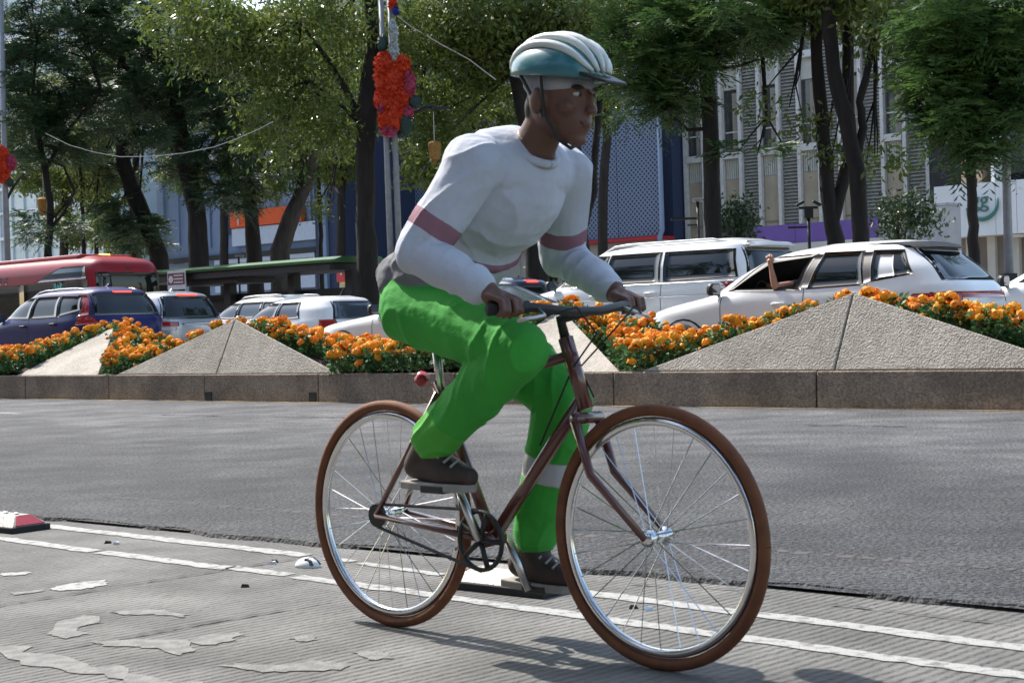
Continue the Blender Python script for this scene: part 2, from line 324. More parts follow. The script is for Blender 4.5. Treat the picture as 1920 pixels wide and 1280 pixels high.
blob([(540, 1188), (580, 1182), (595, 1190), (560, 1196)], 'paint_worn'); blob([(660, 1215), (720, 1212), (735, 1226), (690, 1230)], 'paint_worn')
for a, b in (((-20, 1133), (430, 1062)), ((430, 1062), (575, 1040)), ((90, 1215), (620, 1122)), ((1180, 1090), (1400, 1100)), ((1560, 1128), (1900, 1166))):
    strip('slab_joint', gnd(*a), gnd(*b), .008, 'crack', -.006, lane, step=.03, rag=.004)
# ------------------------------------------------------------------ median kerb, stone by stone
tj = [tx(p, 0, 730) for p in (-700, -330, -110, 47, 203, 383, 596, 852, 1150, 1530)]+[tx(1530, 0, 730)+2.3*k for k in range(1, 8)]
ked = tag(bpy.data.objects.new('median_kerb', None), kind='structure'); COL.objects.link(ked)
HK = .365
for i in range(len(tj)-1):
    a, b = tj[i]+.008, tj[i+1]-.008; dz = rng.normal(0, .003); do = rng.normal(0, .004)
    mb = MB(); mb.hexa([C(a, do, -.02), C(b, do, -.02), C(b, .28, -.02), C(a, .28, -.02)], [C(a, do+.012, HK-.008+dz), C(b, do+.012, HK-.008+dz), C(b, .28, HK-.008+dz), C(a, .28, HK-.008+dz)])
    mb.obj('kerb_stone', 'kerb', ked, bevel=.012)
    a, b = tj[i]+.008, tj[i+1]-.008
    mb = MB(); mb.hexa([C(a, MED-.28, 0), C(b, MED-.28, 0), C(b, MED, 0), C(a, MED, 0)], [C(a, MED-.28, HK), C(b, MED-.28, HK), C(b, MED, HK), C(a, MED, HK)]); mb.obj('kerb_stone', 'kerb', ked, bevel=.012)
for p in (392, 587):
    t = tx(p, 0, 742); mb = MB(); mb.box((0, 0, 0), (.13, .02, .12)); o = mb.obj('drain_hole', 'crack', ked); o.location = Vector(C(t, -.004, .065)); o.rotation_euler = (0, 0, UANG)
# ------------------------------------------------------------------ folded concrete planters
TF = [-16.2, -6.9, 2.4, 11.7]; TB = [-12.03, -2.53, 6.9]; HW = 2.33
def soil(t, o):
    z = .39
    for c in TF:
        k = max(0, 1-abs(t-c)/HW)
        if k > 0: z = max(z, .39+.56*k*max(0, 1-max(0, o-.35)/1.9)*(1 if o > .05+.31*k+.13 else 0))
    for c in TB: z = max(z, .39+.55*max(0, 1-abs(t-c)/HW)*min(1, o/2.0))
    for c in TF:
        k = max(0, 1-abs(t-c)/HW)
        if k > 0 and o < .05+.31*k+.13: z = .35
    return z
nt_, no_ = 170, 16; V = []
for i in range(nt_+1):
    for j in range(no_+1):
        t = -22+34*i/nt_; o = .2+(MED-.4)*j/no_; V.append(C(t, o, soil(t, o)-.03+rng.normal(0, .008)))
Q = [(i*(no_+1)+j, (i+1)*(no_+1)+j, (i+1)*(no_+1)+j+1, i*(no_+1)+j+1) for i in range(nt_) for j in range(no_)]
so_ = link('planting_soil', npmesh('soil', V, Q), 'soil', None, True); so_['kind'] = 'structure'
def panel(name, a, b, c, th, m, parent):  # triangular slab, front corners a b c
    n = np.cross(b-a, c-a); n /= np.linalg.norm(n)
    if n@v > 0: n = -n
    mb = MB(); mb.hexa([a, b, c], [a-n*th, b-n*th, c-n*th]); return mb.obj(name, m, parent, bevel=.012)
FL = {-6.9: 'grey concrete triangular planter in front of the silver SUV', 2.4: 'large grey concrete triangular planter in front of the white hatchback with the raised arm'}
for c in TF[1:3]:
    p = thing('triangular_planter', FL[c], 'planter', C(c, .06, HK)); inv = p.location
    L, Rr, Mm, A = C(c-HW, .05, HK), C(c+HW, .05, HK), C(c-.06, .05, HK), C(c, .36, 1.10)
    off = np.array(inv); g = u*.006
    panel('stone_panel', L-off, Mm-g-off, A-g-off, .10, 'panel_stone', p); panel('stone_panel', Mm+g-off, Rr-off, A+g-off, .10, 'panel_stone', p)
    s = MB(); s.hexa([Mm-g*1.2-off+v*.02, Mm+g*1.2-off+v*.02, A+g*1.2-off+v*.02, A-g*1.2-off+v*.02], [q+v*.05 for q in (Mm-g*1.2-off, Mm+g*1.2-off, A+g*1.2-off, A-g*1.2-off)]); s.obj('joint_filler', 'joint', p)
BL = {-12.03: 'sunlit pale sloping concrete planter face behind the flowers by the blue car', -2.53: 'sunlit pale sloping concrete planter face in front of the large white SUV'}
for c in TB[:2]:
    p = thing('sloping_planter', BL[c], 'planter', C(c, .06, HK)); off = np.array(p.location)
    a, b, A = C(c+.18, .05, HK), C(c+HW, .05, HK), C(c, 2.0, 1.09)
    panel('stone_panel', a-off, b-off, A-off, .12, 'panel_stone', p)
    mb = MB(); mb.hexa([C(c+.18, .05, HK-.05)-off, C(c+HW, .05, HK-.05)-off, C(c, 2.05, HK-.05)-off], [a-off-v*0+np.array([0, 0, -.10]), b-off+np.array([0, 0, -.10]), A-off+np.array([0, 0, -.10])]); mb.obj('core', 'panel_stone', p)
# ------------------------------------------------------------------ marigolds
def head_mesh(seed):
    r = np.random.default_rng(seed); V = []; Q = []; n = 70
    for k in range(n):
        ph = math.acos(1-1.55*(k+.5)/n); th = k*2.39996+r.normal(0, .15)
        d = np.array([math.sin(ph)*math.cos(th), math.sin(ph)*math.sin(th), math.cos(ph)*.72]); a = np.cross(d, [0, 0, 1.]); a /= np.linalg.norm(a)+1e-6; b = np.cross(a, d)
        R = .047*(1+r.normal(0, .08)); w = .017*(1+r.normal(0, .2)); tw = r.normal(0, .5); a2 = a*math.cos(tw)+b*math.sin(tw); b2 = -a*math.sin(tw)+b*math.cos(tw)
        c0 = d*R*.55; c1 = d*R; i = len(V); V += [c0-a2*w*.5, c0+a2*w*.5, c1+a2*w+b2*w*.9, c1-a2*w+b2*w*.9]; Q.append((i, i+1, i+2, i+3))
        i = len(V); V += [c1+a2*w+b2*w*.9, c1-a2*w+b2*w*.9, c1*1.02-a2*w*.9-b2*w*.5, c1*1.02+a2*w*.9-b2*w*.5]; Q.append((i, i+1, i+2, i+3))
    return npmesh('flower_head', V, Q)
HEADS = []
for k in range(4):
    me = head_mesh(k); me.materials.append(M[('marigold', 'marigold', 'marigold_deep', 'marigold_pale')[k]]); HEADS.append(me)
def bush_mesh(seed):
    r = np.random.default_rng(seed); n = 230; th = r.uniform(0, 2*math.pi, n); rr = .17*np.sqrt(r.uniform(0, 1, n)); z = r.uniform(.0, .27, n); rr = rr*(.55+1.2*z)
    c = np.stack([rr*np.cos(th), rr*np.sin(th), z], 1); d = np.stack([np.cos(th), np.sin(th), r.normal(.25, .5, n)], 1)+r.normal(0, .4, (n, 3)); d /= np.linalg.norm(d, axis=1)[:, None]
    a = np.cross(d, r.normal(0, 1, (n, 3))); a /= np.linalg.norm(a, axis=1)[:, None]; L = r.uniform(.04, .085, n)[:, None]; w = L*.24
    V = np.stack([c, c+d*L*.5+a*w, c+d*L, c+d*L*.5-a*w], 1); mb = npmesh('foliage', V, np.arange(4*n).reshape(n, 4)); mb.materials.append(M['leaf_marigold']); return mb
BUSH = [bush_mesh(50+k) for k in range(5)]
def stem_mesh():
    mb = MB(); mb.tube([(0, 0, 0), (.004, 0, .12), (0, 0, .24)], .006, 5); me = bpy.data.meshes.new('stem'); me.from_pydata(mb.v, [], mb.f); me.materials.append(M['leaf_marigold']); return me
STEM = stem_mesh()
def in_facet(t, o):
    for c in TB:
        k = min(1, max(0, (o-.05)/1.95))          # facet narrows towards its apex
        if c+.18*(1-k)-.02 < t < c+HW*(1-k)+.10: return True
    return False
cnt = 0; ts = -15.4
while ts < 6.2:
    oo = .16
    while oo < 2.15:
        t = ts+rng.normal(0, .06); o = oo+rng.normal(0, .05); oo += .30
        if in_facet(t, o): continue
        bad = False
        for c in TF:
            k = max(0, 1-abs(t-c)/HW)
            if abs(t-c) < HW and o < .05+.31*k+.22: bad = True
        if bad: continue
        z = soil(t, o)-.03; top = C(t, o, z+.40); px, py = proj(top)
        if px < -60 or px > 1980: continue
        hid = False                                # plants wholly behind a triangular planter are not in the photograph
        for c in TF[1:3]:
            a, b, q = proj(C(c-HW, .05, HK)), proj(C(c+HW, .05, HK)), proj(C(c, .36, 1.10))
            def side(p1, p2): return (p2[0]-p1[0])*(py-p1[1])-(p2[1]-p1[1])*(px-p1[0])
            if side(a, q) > 0 and side(q, b) > 0 and py < max(a[1], b[1]) and py > q[1]+14: hid = True
        if hid: continue
        lab = None
        if t < -9.6 and t < -12.0: lab = 'orange marigold plant in the bed rising towards the sunlit slope by the blue car'
        elif t < -6.9: lab = 'orange marigold plant in the bed between the sunlit slope and the silver SUV planter'
        elif t < -2.5: lab = 'orange marigold plant in the bed in front of the white convertible-shaped saloon'
        elif t < 2.4: lab = 'orange marigold plant in the bed in front of the large white SUV'
        else: lab = 'orange marigold plant in the bed behind the largest grey planter'
        lab = lab.replace('convertible-shaped saloon', 'saloon car')
        sc = rng.uniform(.9, 1.15); p = thing('marigold_plant', lab, 'flower', C(t, o, z), rng.uniform(0, 6.28), 'marigold plants of '+lab.split(' in the bed ')[1]); p.scale = (sc, sc, sc)
        f = link('foliage', BUSH[cnt % 5], None, p); s = link('stem', STEM, None, p)
        for k in range(int(rng.integers(6, 11))):
            a = rng.uniform(0, 6.28); r = .15*math.sqrt(rng.uniform(0.02, 1)); h = link('flower_head', HEADS[int(rng.integers(0, 4))], None, p)
            h.location = (r*math.cos(a), r*math.sin(a), .235+.11*rng.uniform(0, 1)-.25*r+ (0 if rng.random() > .15 else -.1)); h.rotation_euler = (rng.normal(0, .35), rng.normal(0, .35), a); s_ = rng.choice([rng.uniform(.5, .8), rng.uniform(.8, 1.25)], p=[.25, .75]); h.scale = (s_, s_, s_)
        cnt += 1
    ts += .295
print('plants', cnt)
# ------------------------------------------------------------------ cars: contour rings stacked in height
class Body:
    def __init__(s, keys, n=5., rows=64):
        K = np.array(keys, float); s.z0, s.z1 = K[0, 0], K[-1, 0]; zz = np.linspace(s.z0, s.z1, 400); T = [np.interp(zz, K[:, 0], K[:, i]) for i in (1, 2, 3)]
        def sm(a):
            k = 14; p = np.concatenate([np.full(k, a[0]), a, np.full(k, a[-1])]); return np.convolve(p, np.ones(2*k+1)/(2*k+1), 'valid')
        s.zz = zz; s.xf, s.xr, s.hw = [sm(a) for a in T]; s.n = n; s.rows = rows
    def g(s, z): return [float(np.interp(z, s.zz, a)) for a in (s.xf, s.xr, s.hw)]
    def side(s, x, z):
        f, r, h = s.g(z); c, l = (f+r)/2, (f-r)/2; q = min(.9999, abs((x-c)/l)); return h*(1-q**s.n)**(1/s.n)
    def rear(s, y, z):
        f, r, h = s.g(z); c, l = (f+r)/2, (f-r)/2; q = min(.9999, abs(y/h)); return c-l*(1-q**s.n)**(1/s.n)
    def front(s, y, z):
        f, r, h = s.g(z); c, l = (f+r)/2, (f-r)/2; q = min(.9999, abs(y/h)); return c+l*(1-q**s.n)**(1/s.n)
    def shell(s, name, m, parent, inset=0., holes=(), N=128, zmin=None):
        V = []; zs = np.concatenate([np.linspace(zmin or s.z0, s.z0+(s.z1-s.z0)*.88, s.rows-16), np.linspace(s.z0+(s.z1-s.z0)*.885, s.z1, 16)])
        # even spread of points round the ring: half on the long sides
        th = []
        for q in range(4):
            k = np.linspace(0, 1, N//4, endpoint=False); th += list(q*math.pi/2+k*math.pi/2)
        for z in zs:
            f, r, h = s.g(z); c, l, h = (f+r)/2, max(.02, (f-r)/2-inset), max(.02, h-inset)
            for a in th:
                ca, sa = math.cos(a), math.sin(a); d = (abs(ca)**s.n+abs(sa)**s.n)**(-1/s.n); V.append((c+l*ca*d, h*sa*d, z-(inset if z > s.z1-.1 else 0)))
        R = len(zs); Fs = []
        for i in range(R-1):
            for k in range(N):
                q = (i*N+k, i*N+(k+1) % N, (i+1)*N+(k+1) % N, (i+1)*N+k)
                if holes:
                    m_ = np.mean([V[j] for j in q], axis=0)
                    if any(inpoly(m_[0], m_[2], h_) and abs(m_[1]) > .3 for h_ in holes): continue
                Fs.append(q)
        Fs.append(tuple(range((R-1)*N, R*N))); Fs.append(tuple(range(N))[::-1])
        return MB().add(V, Fs).obj(name, m, parent, True)
    def grid(s, P, fn, off, nu=10, nv=6, skirt=.012):   # quad patch P (4 corners of 2D) lying on the skin, edges turned in
        P = [np.array(p, float) for p in P]; V = []; ids = {}
        def add(a, b, o):
            q = (P[0]*(1-a)+P[1]*a)*(1-b)+(P[3]*(1-a)+P[2]*a)*b; V.append(fn(q[0], q[1], o)); return len(V)-1
        I = [[add(i/nu, j/nv, off) for i in range(nu+1)] for j in range(nv+1)]; Fs = [(I[j][i], I[j][i+1], I[j+1][i+1], I[j+1][i]) for j in range(nv) for i in range(nu)]
        ring = [(i, 0) for i in range(nu)]+[(nu, j) for j in range(nv)]+[(i, nv) for i in range(nu, 0, -1)]+[(0, j) for j in range(nv, 0, -1)]
        low = [add(i/nu, j/nv, -skirt) for i, j in ring]; up = [I[j][i] for i, j in ring]; n = len(ring)
        Fs += [(up[k], up[(k+1) % n], low[(k+1) % n], low[k]) for k in range(n)]
        return V, Fs
    def sidep(s, name, P, m, parent, off=.006, sg=1, **k):
        fn = lambda x, z, o: (x, sg*(s.side(x, z)+o), z); V, Fs = s.grid(P, fn, off, **k); return MB().add(V, Fs).obj(name, m, parent, True)
    def rearp(s, name, P, m, parent, off=.006, **k):
        fn = lambda y, z, o: (s.rear(y, z)-o, y, z); V, Fs = s.grid(P, fn, off, **k); return MB().add(V, Fs).obj(name, m, parent, True)
    def frontp(s, name, P, m, parent, off=.006, **k):
        fn = lambda y, z, o: (s.front(y, z)+o, y, z); V, Fs = s.grid(P, fn, off, **k); return MB().add(V, Fs).obj(name, m, parent, True)
def inpoly(x, y, P):
    c = False; j = len(P)-1
    for i in range(len(P)):
        if (P[i][1] > y) != (P[j][1] > y) and x < (P[j][0]-P[i][0])*(y-P[i][1])/(P[j][1]-P[i][1])+P[i][0]: c = not c
        j = i
    return c
def shrink(P, d):
    c = np.mean(np.array(P), axis=0); out = []
    for p in P: w = np.array(p)-c; out.append(tuple(c+w*(1-d/np.linalg.norm(w))))
    return out
CARYAW = math.atan2(-u[1], -u[0])
def car(name, label, cat, t, o, keys, paint, wins, rearwin, lamps, n=5., wheels=(1.3, -1.3), wr=.33, mirror=None, handles=(), seams=(), rails=None, brake=None, fin=None, extra=None, glass='glass', holes=(), group=None, frame='trim', roofm=None):
    p = thing(name, label, cat, C(t, o, FARZ), CARYAW, group); b = Body(keys, n); hw = max(k[3] for k in keys)
    b.shell('body', paint, p, holes=holes)
    for sg in (1, -1):
        for w in wins:
            fr = b.sidep('window_frame', shrink(w, -.035), frame, p, .004, sg) if not (holes and w in holes) else None
            if holes and w in holes:
                outer, inner = shrink(w, -.05), shrink(w, .045)     # a frame round the open window
                for i in range(4):
                    b.sidep('window_frame', [outer[i], outer[(i+1) % 4], inner[(i+1) % 4], inner[i]], frame, p, .006, sg, nu=8, nv=2)
                continue
            b.sidep('window', w, glass, fr, .010, sg)
        for x in wheels:
            arch = [(x+math.cos(a)*(wr+.06), max(b.z0+.01, wr+math.sin(a)*(wr+.06))) for a in np.linspace(0, math.pi, 13)]
            vs = [(x, sg*(b.side(x, .3)+.003), b.z0+.01)]+[(q[0], sg*(b.side(q[0], q[1])+.003), q[1]) for q in arch]; MB().add(vs, [(0, i, i+1) for i in range(1, 13)]).obj('wheel_arch', 'trim', p)
            wy = sg*(hw-.10); wh = MB(); wh.lathe([(wr*.62, -.10), (wr*.94, -.10), (wr, -.06), (wr, .06), (wr*.94, .10), (wr*.62, .10)], (x, wy, wr), 24, 'y'); tyre = wh.obj('wheel', 'rubber', p, True)
            rm = MB(); rm.lathe([(wr*.6, -.06), (wr*.62, .07), (wr*.5, .1), (wr*.12, .11)] if sg > 0 else [(wr*.12, -.11), (wr*.5, -.1), (wr*.62, -.07), (wr*.6, .06)], (x, wy, wr), 20, 'y'); rm.obj('rim', 'aluminium', tyre, True)
        for x, z in handles:
            y = b.side(x, z); h = MB(); h.tube([(x-.10, sg*(y+.005), z), (x-.06, sg*(y+.04), z+.006), (x+.06, sg*(y+.04), z+.006), (x+.10, sg*(y+.005), z)], .016, 8); h.obj('door_handle', paint if paint != 'blue_paint' else 'trim', p, True)
        for (x0, z0, x1, z1) in seams:
            b.sidep('door_seam', [(x0-.005, z0), (x0+.005, z0), (x1+.005, z1), (x1-.005, z1)], 'trim', p, .002, sg, nu=1, nv=14)
        if mirror:
            x, z, mm = mirror; y = b.side(x, z); c = np.array([x, sg*(y+.17), z+.05])
            def sec(dx, w, h): return [c+np.array([dx, a*w, e*h]) for a, e in ((-.75, -1), (.75, -1), (1, -.6), (1, .5), (.7, 1), (-.7, 1), (-1, .5), (-1, -.6))]
            mo = MB().hexa(sec(.055, .055, .04), sec(.02, .10, .072)).hexa(sec(.02, .10, .072), sec(-.05, .105, .075)).obj('wing_mirror', mm, p, True)
            st = MB(); st.tube([(x, sg*(y-.02), z-.03), (x, sg*(y+.09), z+.0)], .022, 8); st.obj('mirror_stalk', 'trim', mo, True)
            MB().hexa(sec(-.048, .09, .062), sec(-.054, .09, .062)).obj('mirror_glass', 'glass_grey', mo)
        if rails:
            x0, x1, y, dz, rmat = rails; pts = []
            for k in range(9):
                x = x0+(x1-x0)*k/8; zt = b.z1
                while b.side(x, zt-.004) < y and zt > 1: zt -= .01
                pts.append((x, sg*y, zt+(dz if 0 < k < 8 else -.02)))
            r = MB(); r.tube(pts, .018, 8); r.obj('roof_rail', rmat, p, True)
    if rearwin:
        fr = b.rearp('rear_window_frame', shrink(rearwin, -.03), 'trim', p, .004, nu=16, nv=8); b.rearp('rear_window', rearwin, glass, fr, .010, nu=16, nv=8)
    for P, m in lamps:
        for sg in (1, -1): b.rearp('tail_lamp', [(sg*q[0], q[1]) for q in (P if sg > 0 else P[::-1])], m, p, .012, nu=8, nv=6)
    fz = 1.0
    zc = [k[0] for k in keys if k[1] < keys[2][1]-.6]; zt = keys[-3][0]
    if zc: b.frontp('windscreen', [(-.85*hw*.8, zc[0]+.05), (.85*hw*.8, zc[0]+.05), (.62*hw, zt-.06), (-.62*hw, zt-.06)], 'glass', p, .006, nu=14, nv=8)
    if brake: P, m = brake; b.rearp('brake_light', P, m, p, .02, nu=8, nv=2)
    if fin:
        x, m = fin; mb = MB(); mb.hexa([(x+.09, -.02, b.z1-.03), (x-.09, -.03, b.z1-.03), (x-.09, .03, b.z1-.03), (x+.09, .02, b.z1-.03)], [(x-.04, -.004, b.z1+.06), (x-.10, -.006, b.z1+.07), (x-.10, .006, b.z1+.07), (x-.04, .004, b.z1+.06)]); mb.obj('antenna', m, p, True)
    b.rearp('number_plate', [(-.17, .62), (.17, .62), (.17, .74), (-.17, .74)], 'sign_white', p, .012, nu=2, nv=2)
    if extra: extra(p, b)
    return p, b
# --- white hatchback with the raised arm
kM = [(.22, 1.95, -2.20, .80), (.35, 2.08, -2.34, .86), (.62, 2.10, -2.38, .885), (.80, 2.0, -2.38, .885), (.90, 1.62, -2.36, .88), (.99, 1.05, -2.32, .86), (1.03, .98, -2.28, .845), (1.25, .60, -2.06, .80), (1.42, .25, -1.86, .68), (1.50, -.05, -1.80, .62), (1.545, -.35, -1.68, .50), (1.565, -.65, -1.40, .28)]
wF = [(.62, 1.055), (-.36, 1.04), (-.52, 1.43), (.10, 1.40)]
wR = [(-.50, 1.04), (-1.20, 1.06), (-1.14, 1.43), (-.66, 1.435)]
wQ = [(-1.34, 1.10), (-1.78, 1.16), (-1.62, 1.41), (-1.30, 1.43)]
def exM(p, b):
    b.shell('cabin_lining', 'interior', p, inset=.045, holes=(shrink(wF, .0),), zmin=.45)
    for y in (.36, -.36):
        s = MB(); s.box((-.25, y, .62), (.50, .46, .14)); s.box((-.52, y, .95), (.14, .46, .62)); s.box((-.58, y, 1.33), (.09, .24, .14)); s.obj('seat', 'seat_cloth', p, True, bevel=.04)
    w = MB(); P = [(.42+.05*math.sin(a)*.4, .36+.18*math.cos(a), .98+.18*math.sin(a)) for a in np.linspace(0, 2*math.pi, 25)]; w.tube(P, .016, 8, False); w.obj('steering_wheel', 'trim', p, True)
    b.rearp('spoiler', [(-.60, 1.46), (.60, 1.46), (.56, 1.53), (-.56, 1.53)], 'trim', p, .10, nu=14, nv=3)
    for sg in (1, -1): b.sidep('quarter_panel', [(-1.40, 1.12), (-1.60, 1.14), (-1.54, 1.38), (-1.38, 1.39)], 'white_paint', p, .016, sg)
    for sg in (1, -1): b.sidep('pillar_cover', [(-.40, 1.045), (-.49, 1.045), (-.64, 1.435), (-.54, 1.435)], 'pillar', p, .009, sg); b.sidep('pillar_cover', [(-1.22, 1.06), (-1.31, 1.09), (-1.28, 1.43), (-1.16, 1.43)], 'pillar', p, .009, sg)
    b.rearp('light_bar', [(-.80, .86), (.80, .86), (.80, .93), (-.80, .93)], 'tail_lamp', p, .012, nu=20, nv=2)
tM = -.1
hatch, bM = car('white_hatchback', 'white hatchback with a bare arm raised out of its open front window', 'car', tM, 3.9, kM, 'white_paint', [wF, wR, wQ], [(-.66, 1.07), (.66, 1.07), (.54, 1.44), (-.54, 1.44)], [([(.60, .80), (.84, .80), (.84, .92), (.60, .92)], 'tail_lamp')], mirror=(.80, 1.02, 'trim'), handles=((-.12, .86), (-1.05, .90)), seams=((.72, .45, .72, .98), (-.44, .42, -.44, 1.03), (-1.30, .75, -1.26, 1.05)), brake=([(-.05, 1.47), (.05, 1.47), (.05, 1.51), (-.05, 1.51)], 'brake_on'), extra=exM, holes=(wF,), wheels=(1.28, -1.32))
# --- large white SUV
kX = [(.30, 2.5, -2.5, .90), (.45, 2.62, -2.62, .98), (.80, 2.65, -2.66, 1.01), (1.05, 2.55, -2.66, 1.01), (1.15, 2.0, -2.64, 1.0), (1.24, 1.35, -2.62, .98), (1.28, 1.25, -2.60, .965), (1.55, .85, -2.52, .915), (1.78, .48, -2.42, .80), (1.86, .20, -2.38, .74), (1.90, -.1, -2.30, .64), (1.93, -.5, -1.9, .40)]
def exX(p, b):
    for sg in (1, -1): b.sidep('chrome_strip', [(1.05, 1.275), (-2.30, 1.275), (-2.30, 1.295), (1.05, 1.295)], 'chrome', p, .012, sg, nu=30, nv=1); b.sidep('body_crease', [(2.0, 1.045), (-2.45, 1.075), (-2.45, 1.09), (2.0, 1.06)], 'silver_paint', p, .003, sg, nu=30, nv=1)
    b.rearp('roof_spoiler', [(-.66, 1.79), (.66, 1.79), (.62, 1.86), (-.62, 1.86)], 'white_paint', p, .13, nu=14, nv=3)
car('white_suv', 'large white SUV with dark side glass and roof rails behind the hatchback', 'car', -4.95, 7.2, kX, 'white_paint', [[(.98, 1.31), (.10, 1.31), (.06, 1.74), (.50, 1.74)], [(.02, 1.31), (-.98, 1.31), (-.95, 1.75), (-.02, 1.75)], [(-1.10, 1.31), (-2.32, 1.33), (-2.22, 1.74), (-1.06, 1.75)]], [(-.78, 1.30), (.78, 1.30), (.66, 1.76), (-.66, 1.76)], [([(.76, .95), (.97, .95), (.97, 1.26), (.76, 1.26)], 'tail_lamp')], n=6, wheels=(1.62, -1.50), wr=.40, mirror=(1.10, 1.27, 'trim'), handles=((.22, 1.12), (-.85, 1.13)), seams=((.06, .5, .06, 1.28), (-1.04, .5, -1.04, 1.28), (1.18, .6, 1.18, 1.25)), rails=(.35, -2.1, .66, .05, 'white_paint'), brake=([(-.22, 1.81), (.22, 1.81), (.22, 1.85), (-.22, 1.85)], 'brake_on'), extra=exX)
# --- white saloon
kS = [(.20, 2.2, -2.2, .80), (.33, 2.34, -2.32, .87), (.60, 2.35, -2.36, .90), (.78, 2.2, -2.36, .90), (.86, 1.75, -2.33, .885), (.93, 1.05, -2.22, .865), (.97, .90, -1.95, .85), (1.02, .78, -1.72, .81), (1.20, .42, -1.25, .735), (1.34, .05, -.90, .60), (1.40, -.15, -.68, .48), (1.43, -.35, -.52, .25)]
car('white_saloon', 'low white saloon car with a grey rear window behind the cyclist', 'car', -6.2, 3.9, kS, 'white_paint', [[(.62, .99), (-.30, .98), (-.34, 1.30), (.16, 1.28)], [(-.38, .98), (-1.15, 1.0), (-.92, 1.28), (-.42, 1.30)]], [(-.62, 1.02), (.62, 1.02), (.50, 1.32), (-.50, 1.32)], [([(.55, .68), (.84, .70), (.84, .84), (.55, .82)], 'tail_lamp')], n=4.5, mirror=(.68, .96, 'trim'), handles=((-.20, .82), (-1.15, .84)), seams=((-.34, .4, -.34, .97), (.75, .4, .75, .93), (-1.2, .6, -1.2, .97)), wheels=(1.42, -1.38), glass='glass_grey', fin=(-.75, 'white_paint'))
# --- blue SUV
kC = [(.25, 2.15, -2.15, .82), (.40, 2.28, -2.28, .90), (.70, 2.30, -2.31, .925), (.92, 2.15, -2.31, .925), (1.02, 1.6, -2.29, .915), (1.08, 1.05, -2.27, .90), (1.12, .98, -2.24, .88), (1.35, .60, -2.10, .83), (1.54, .22, -1.96, .72), (1.61, -.05, -1.90, .65), (1.655, -.4, -1.78, .50), (1.675, -.7, -1.45, .28)]
car('blue_suv', 'dark blue SUV with red tail lamps in front of the red bus', 'car', -16.4, 3.9, kC, 'blue_paint', [[(.72, 1.15), (-.18, 1.13), (-.26, 1.50), (.20, 1.49)], [(-.26, 1.13), (-1.10, 1.14), (-1.06, 1.51), (-.34, 1.51)], [(-1.18, 1.15), (-1.78, 1.24), (-1.70, 1.48), (-1.14, 1.51)]], [(-.72, 1.14), (.72, 1.14), (.60, 1.54), (-.60, 1.54)], [([(.70, 1.0), (.885, .97), (.855, 1.13), (.78, 1.15)], 'tail_lamp'), ([(.775, 1.16), (.845, 1.14), (.715, 1.52), (.665, 1.52)], 'tail_lamp')], mirror=(.85, 1.12, 'blue_paint'), handles=((-.05, .98), (-1.05, 1.0)), seams=((-.22, .45, -.22, 1.12), (-1.14, .6, -1.14, 1.12)), rails=(.1, -1.7, .58, .03, 'aluminium'), brake=([(-.20, 1.56), (.20, 1.56), (.20, 1.585), (-.20, 1.585)], 'brake_on'), fin=(-1.45, 'blue_paint'), wheels=(1.38, -1.32), wr=.36)
# --- silver SUV
kG = [(z, f*.98, r*.98, h) for z, f, r, h in kC]
car('silver_suv', 'silver SUV with a black rear window beside the blue SUV', 'car', -18.7, 7.2, kG, 'silver_paint', [[(.70, 1.15), (-.18, 1.13), (-.26, 1.50), (.20, 1.49)], [(-.26, 1.13), (-1.10, 1.14), (-1.06, 1.51), (-.34, 1.51)]], [(-.76, 1.08), (.76, 1.08), (.62, 1.55), (-.62, 1.55)], [([(.50, .92), (.90, .92), (.90, 1.03), (.50, 1.01)], 'tail_lamp'), ([(.55, .84), (.89, .84), (.89, .91), (.55, .91)], 'tail_white')], mirror=(.85, 1.12, 'silver_paint'), handles=((-.05, .98), (-1.05, 1.0)), brake=([(-.26, 1.575), (.26, 1.575), (.26, 1.60), (-.26, 1.60)], 'brake_on'), fin=(-1.3, 'silver_paint'), wheels=(1.35, -1.3), wr=.35, extra=lambda p, b: b.rearp('chrome_bar', [(-.42, .95), (.42, .95), (.42, .99), (-.42, .99)], 'chrome', p, .014, nu=10, nv=1))
# --- small white car with its rear to us
kH = [(.22, 1.85, -1.85, .76), (.35, 1.95, -1.96, .82), (.62, 1.97, -1.99, .845), (.82, 1.8, -1.99, .845), (.92, 1.2, -1.97, .83), (.97, .95, -1.95, .81), (1.18, .55, -1.86, .76), (1.34, .20, -1.74, .65), (1.39, -.05, -1.68, .58), (1.42, -.35, -1.55, .44), (1.435, -.6, -1.3, .25)]
def exH(p, b):
    a = MB(); a.tube([(-1.35, 0, 1.42), (-1.5, 0, 1.60)], [.008, .004], 6); a.lathe([(.035, 1.405), (.03, 1.435)], (-1.35, 0, 0), 10); a.obj('aerial', 'trim', p)
car('small_white_car', 'small white car with a grey rear window and whip aerial by the bus shelter', 'car', -14.95, 8.6, kH, 'white_paint', [[(.66, .99), (-.22, .98), (-.30, 1.31), (.14, 1.30)], [(-.30, .98), (-.98, 1.0), (-.90, 1.31), (-.38, 1.31)]], [(-.62, .96), (.62, .96), (.52, 1.31), (-.52, 1.31)], [([(.58, .78), (.80, .78), (.78, .95), (.62, .95)], 'tail_lamp')], mirror=(.75, .97, 'white_paint'), handles=((-.1, .85), (-.9, .87)), wheels=(1.2, -1.22), wr=.3, glass='glass_grey', extra=exH)
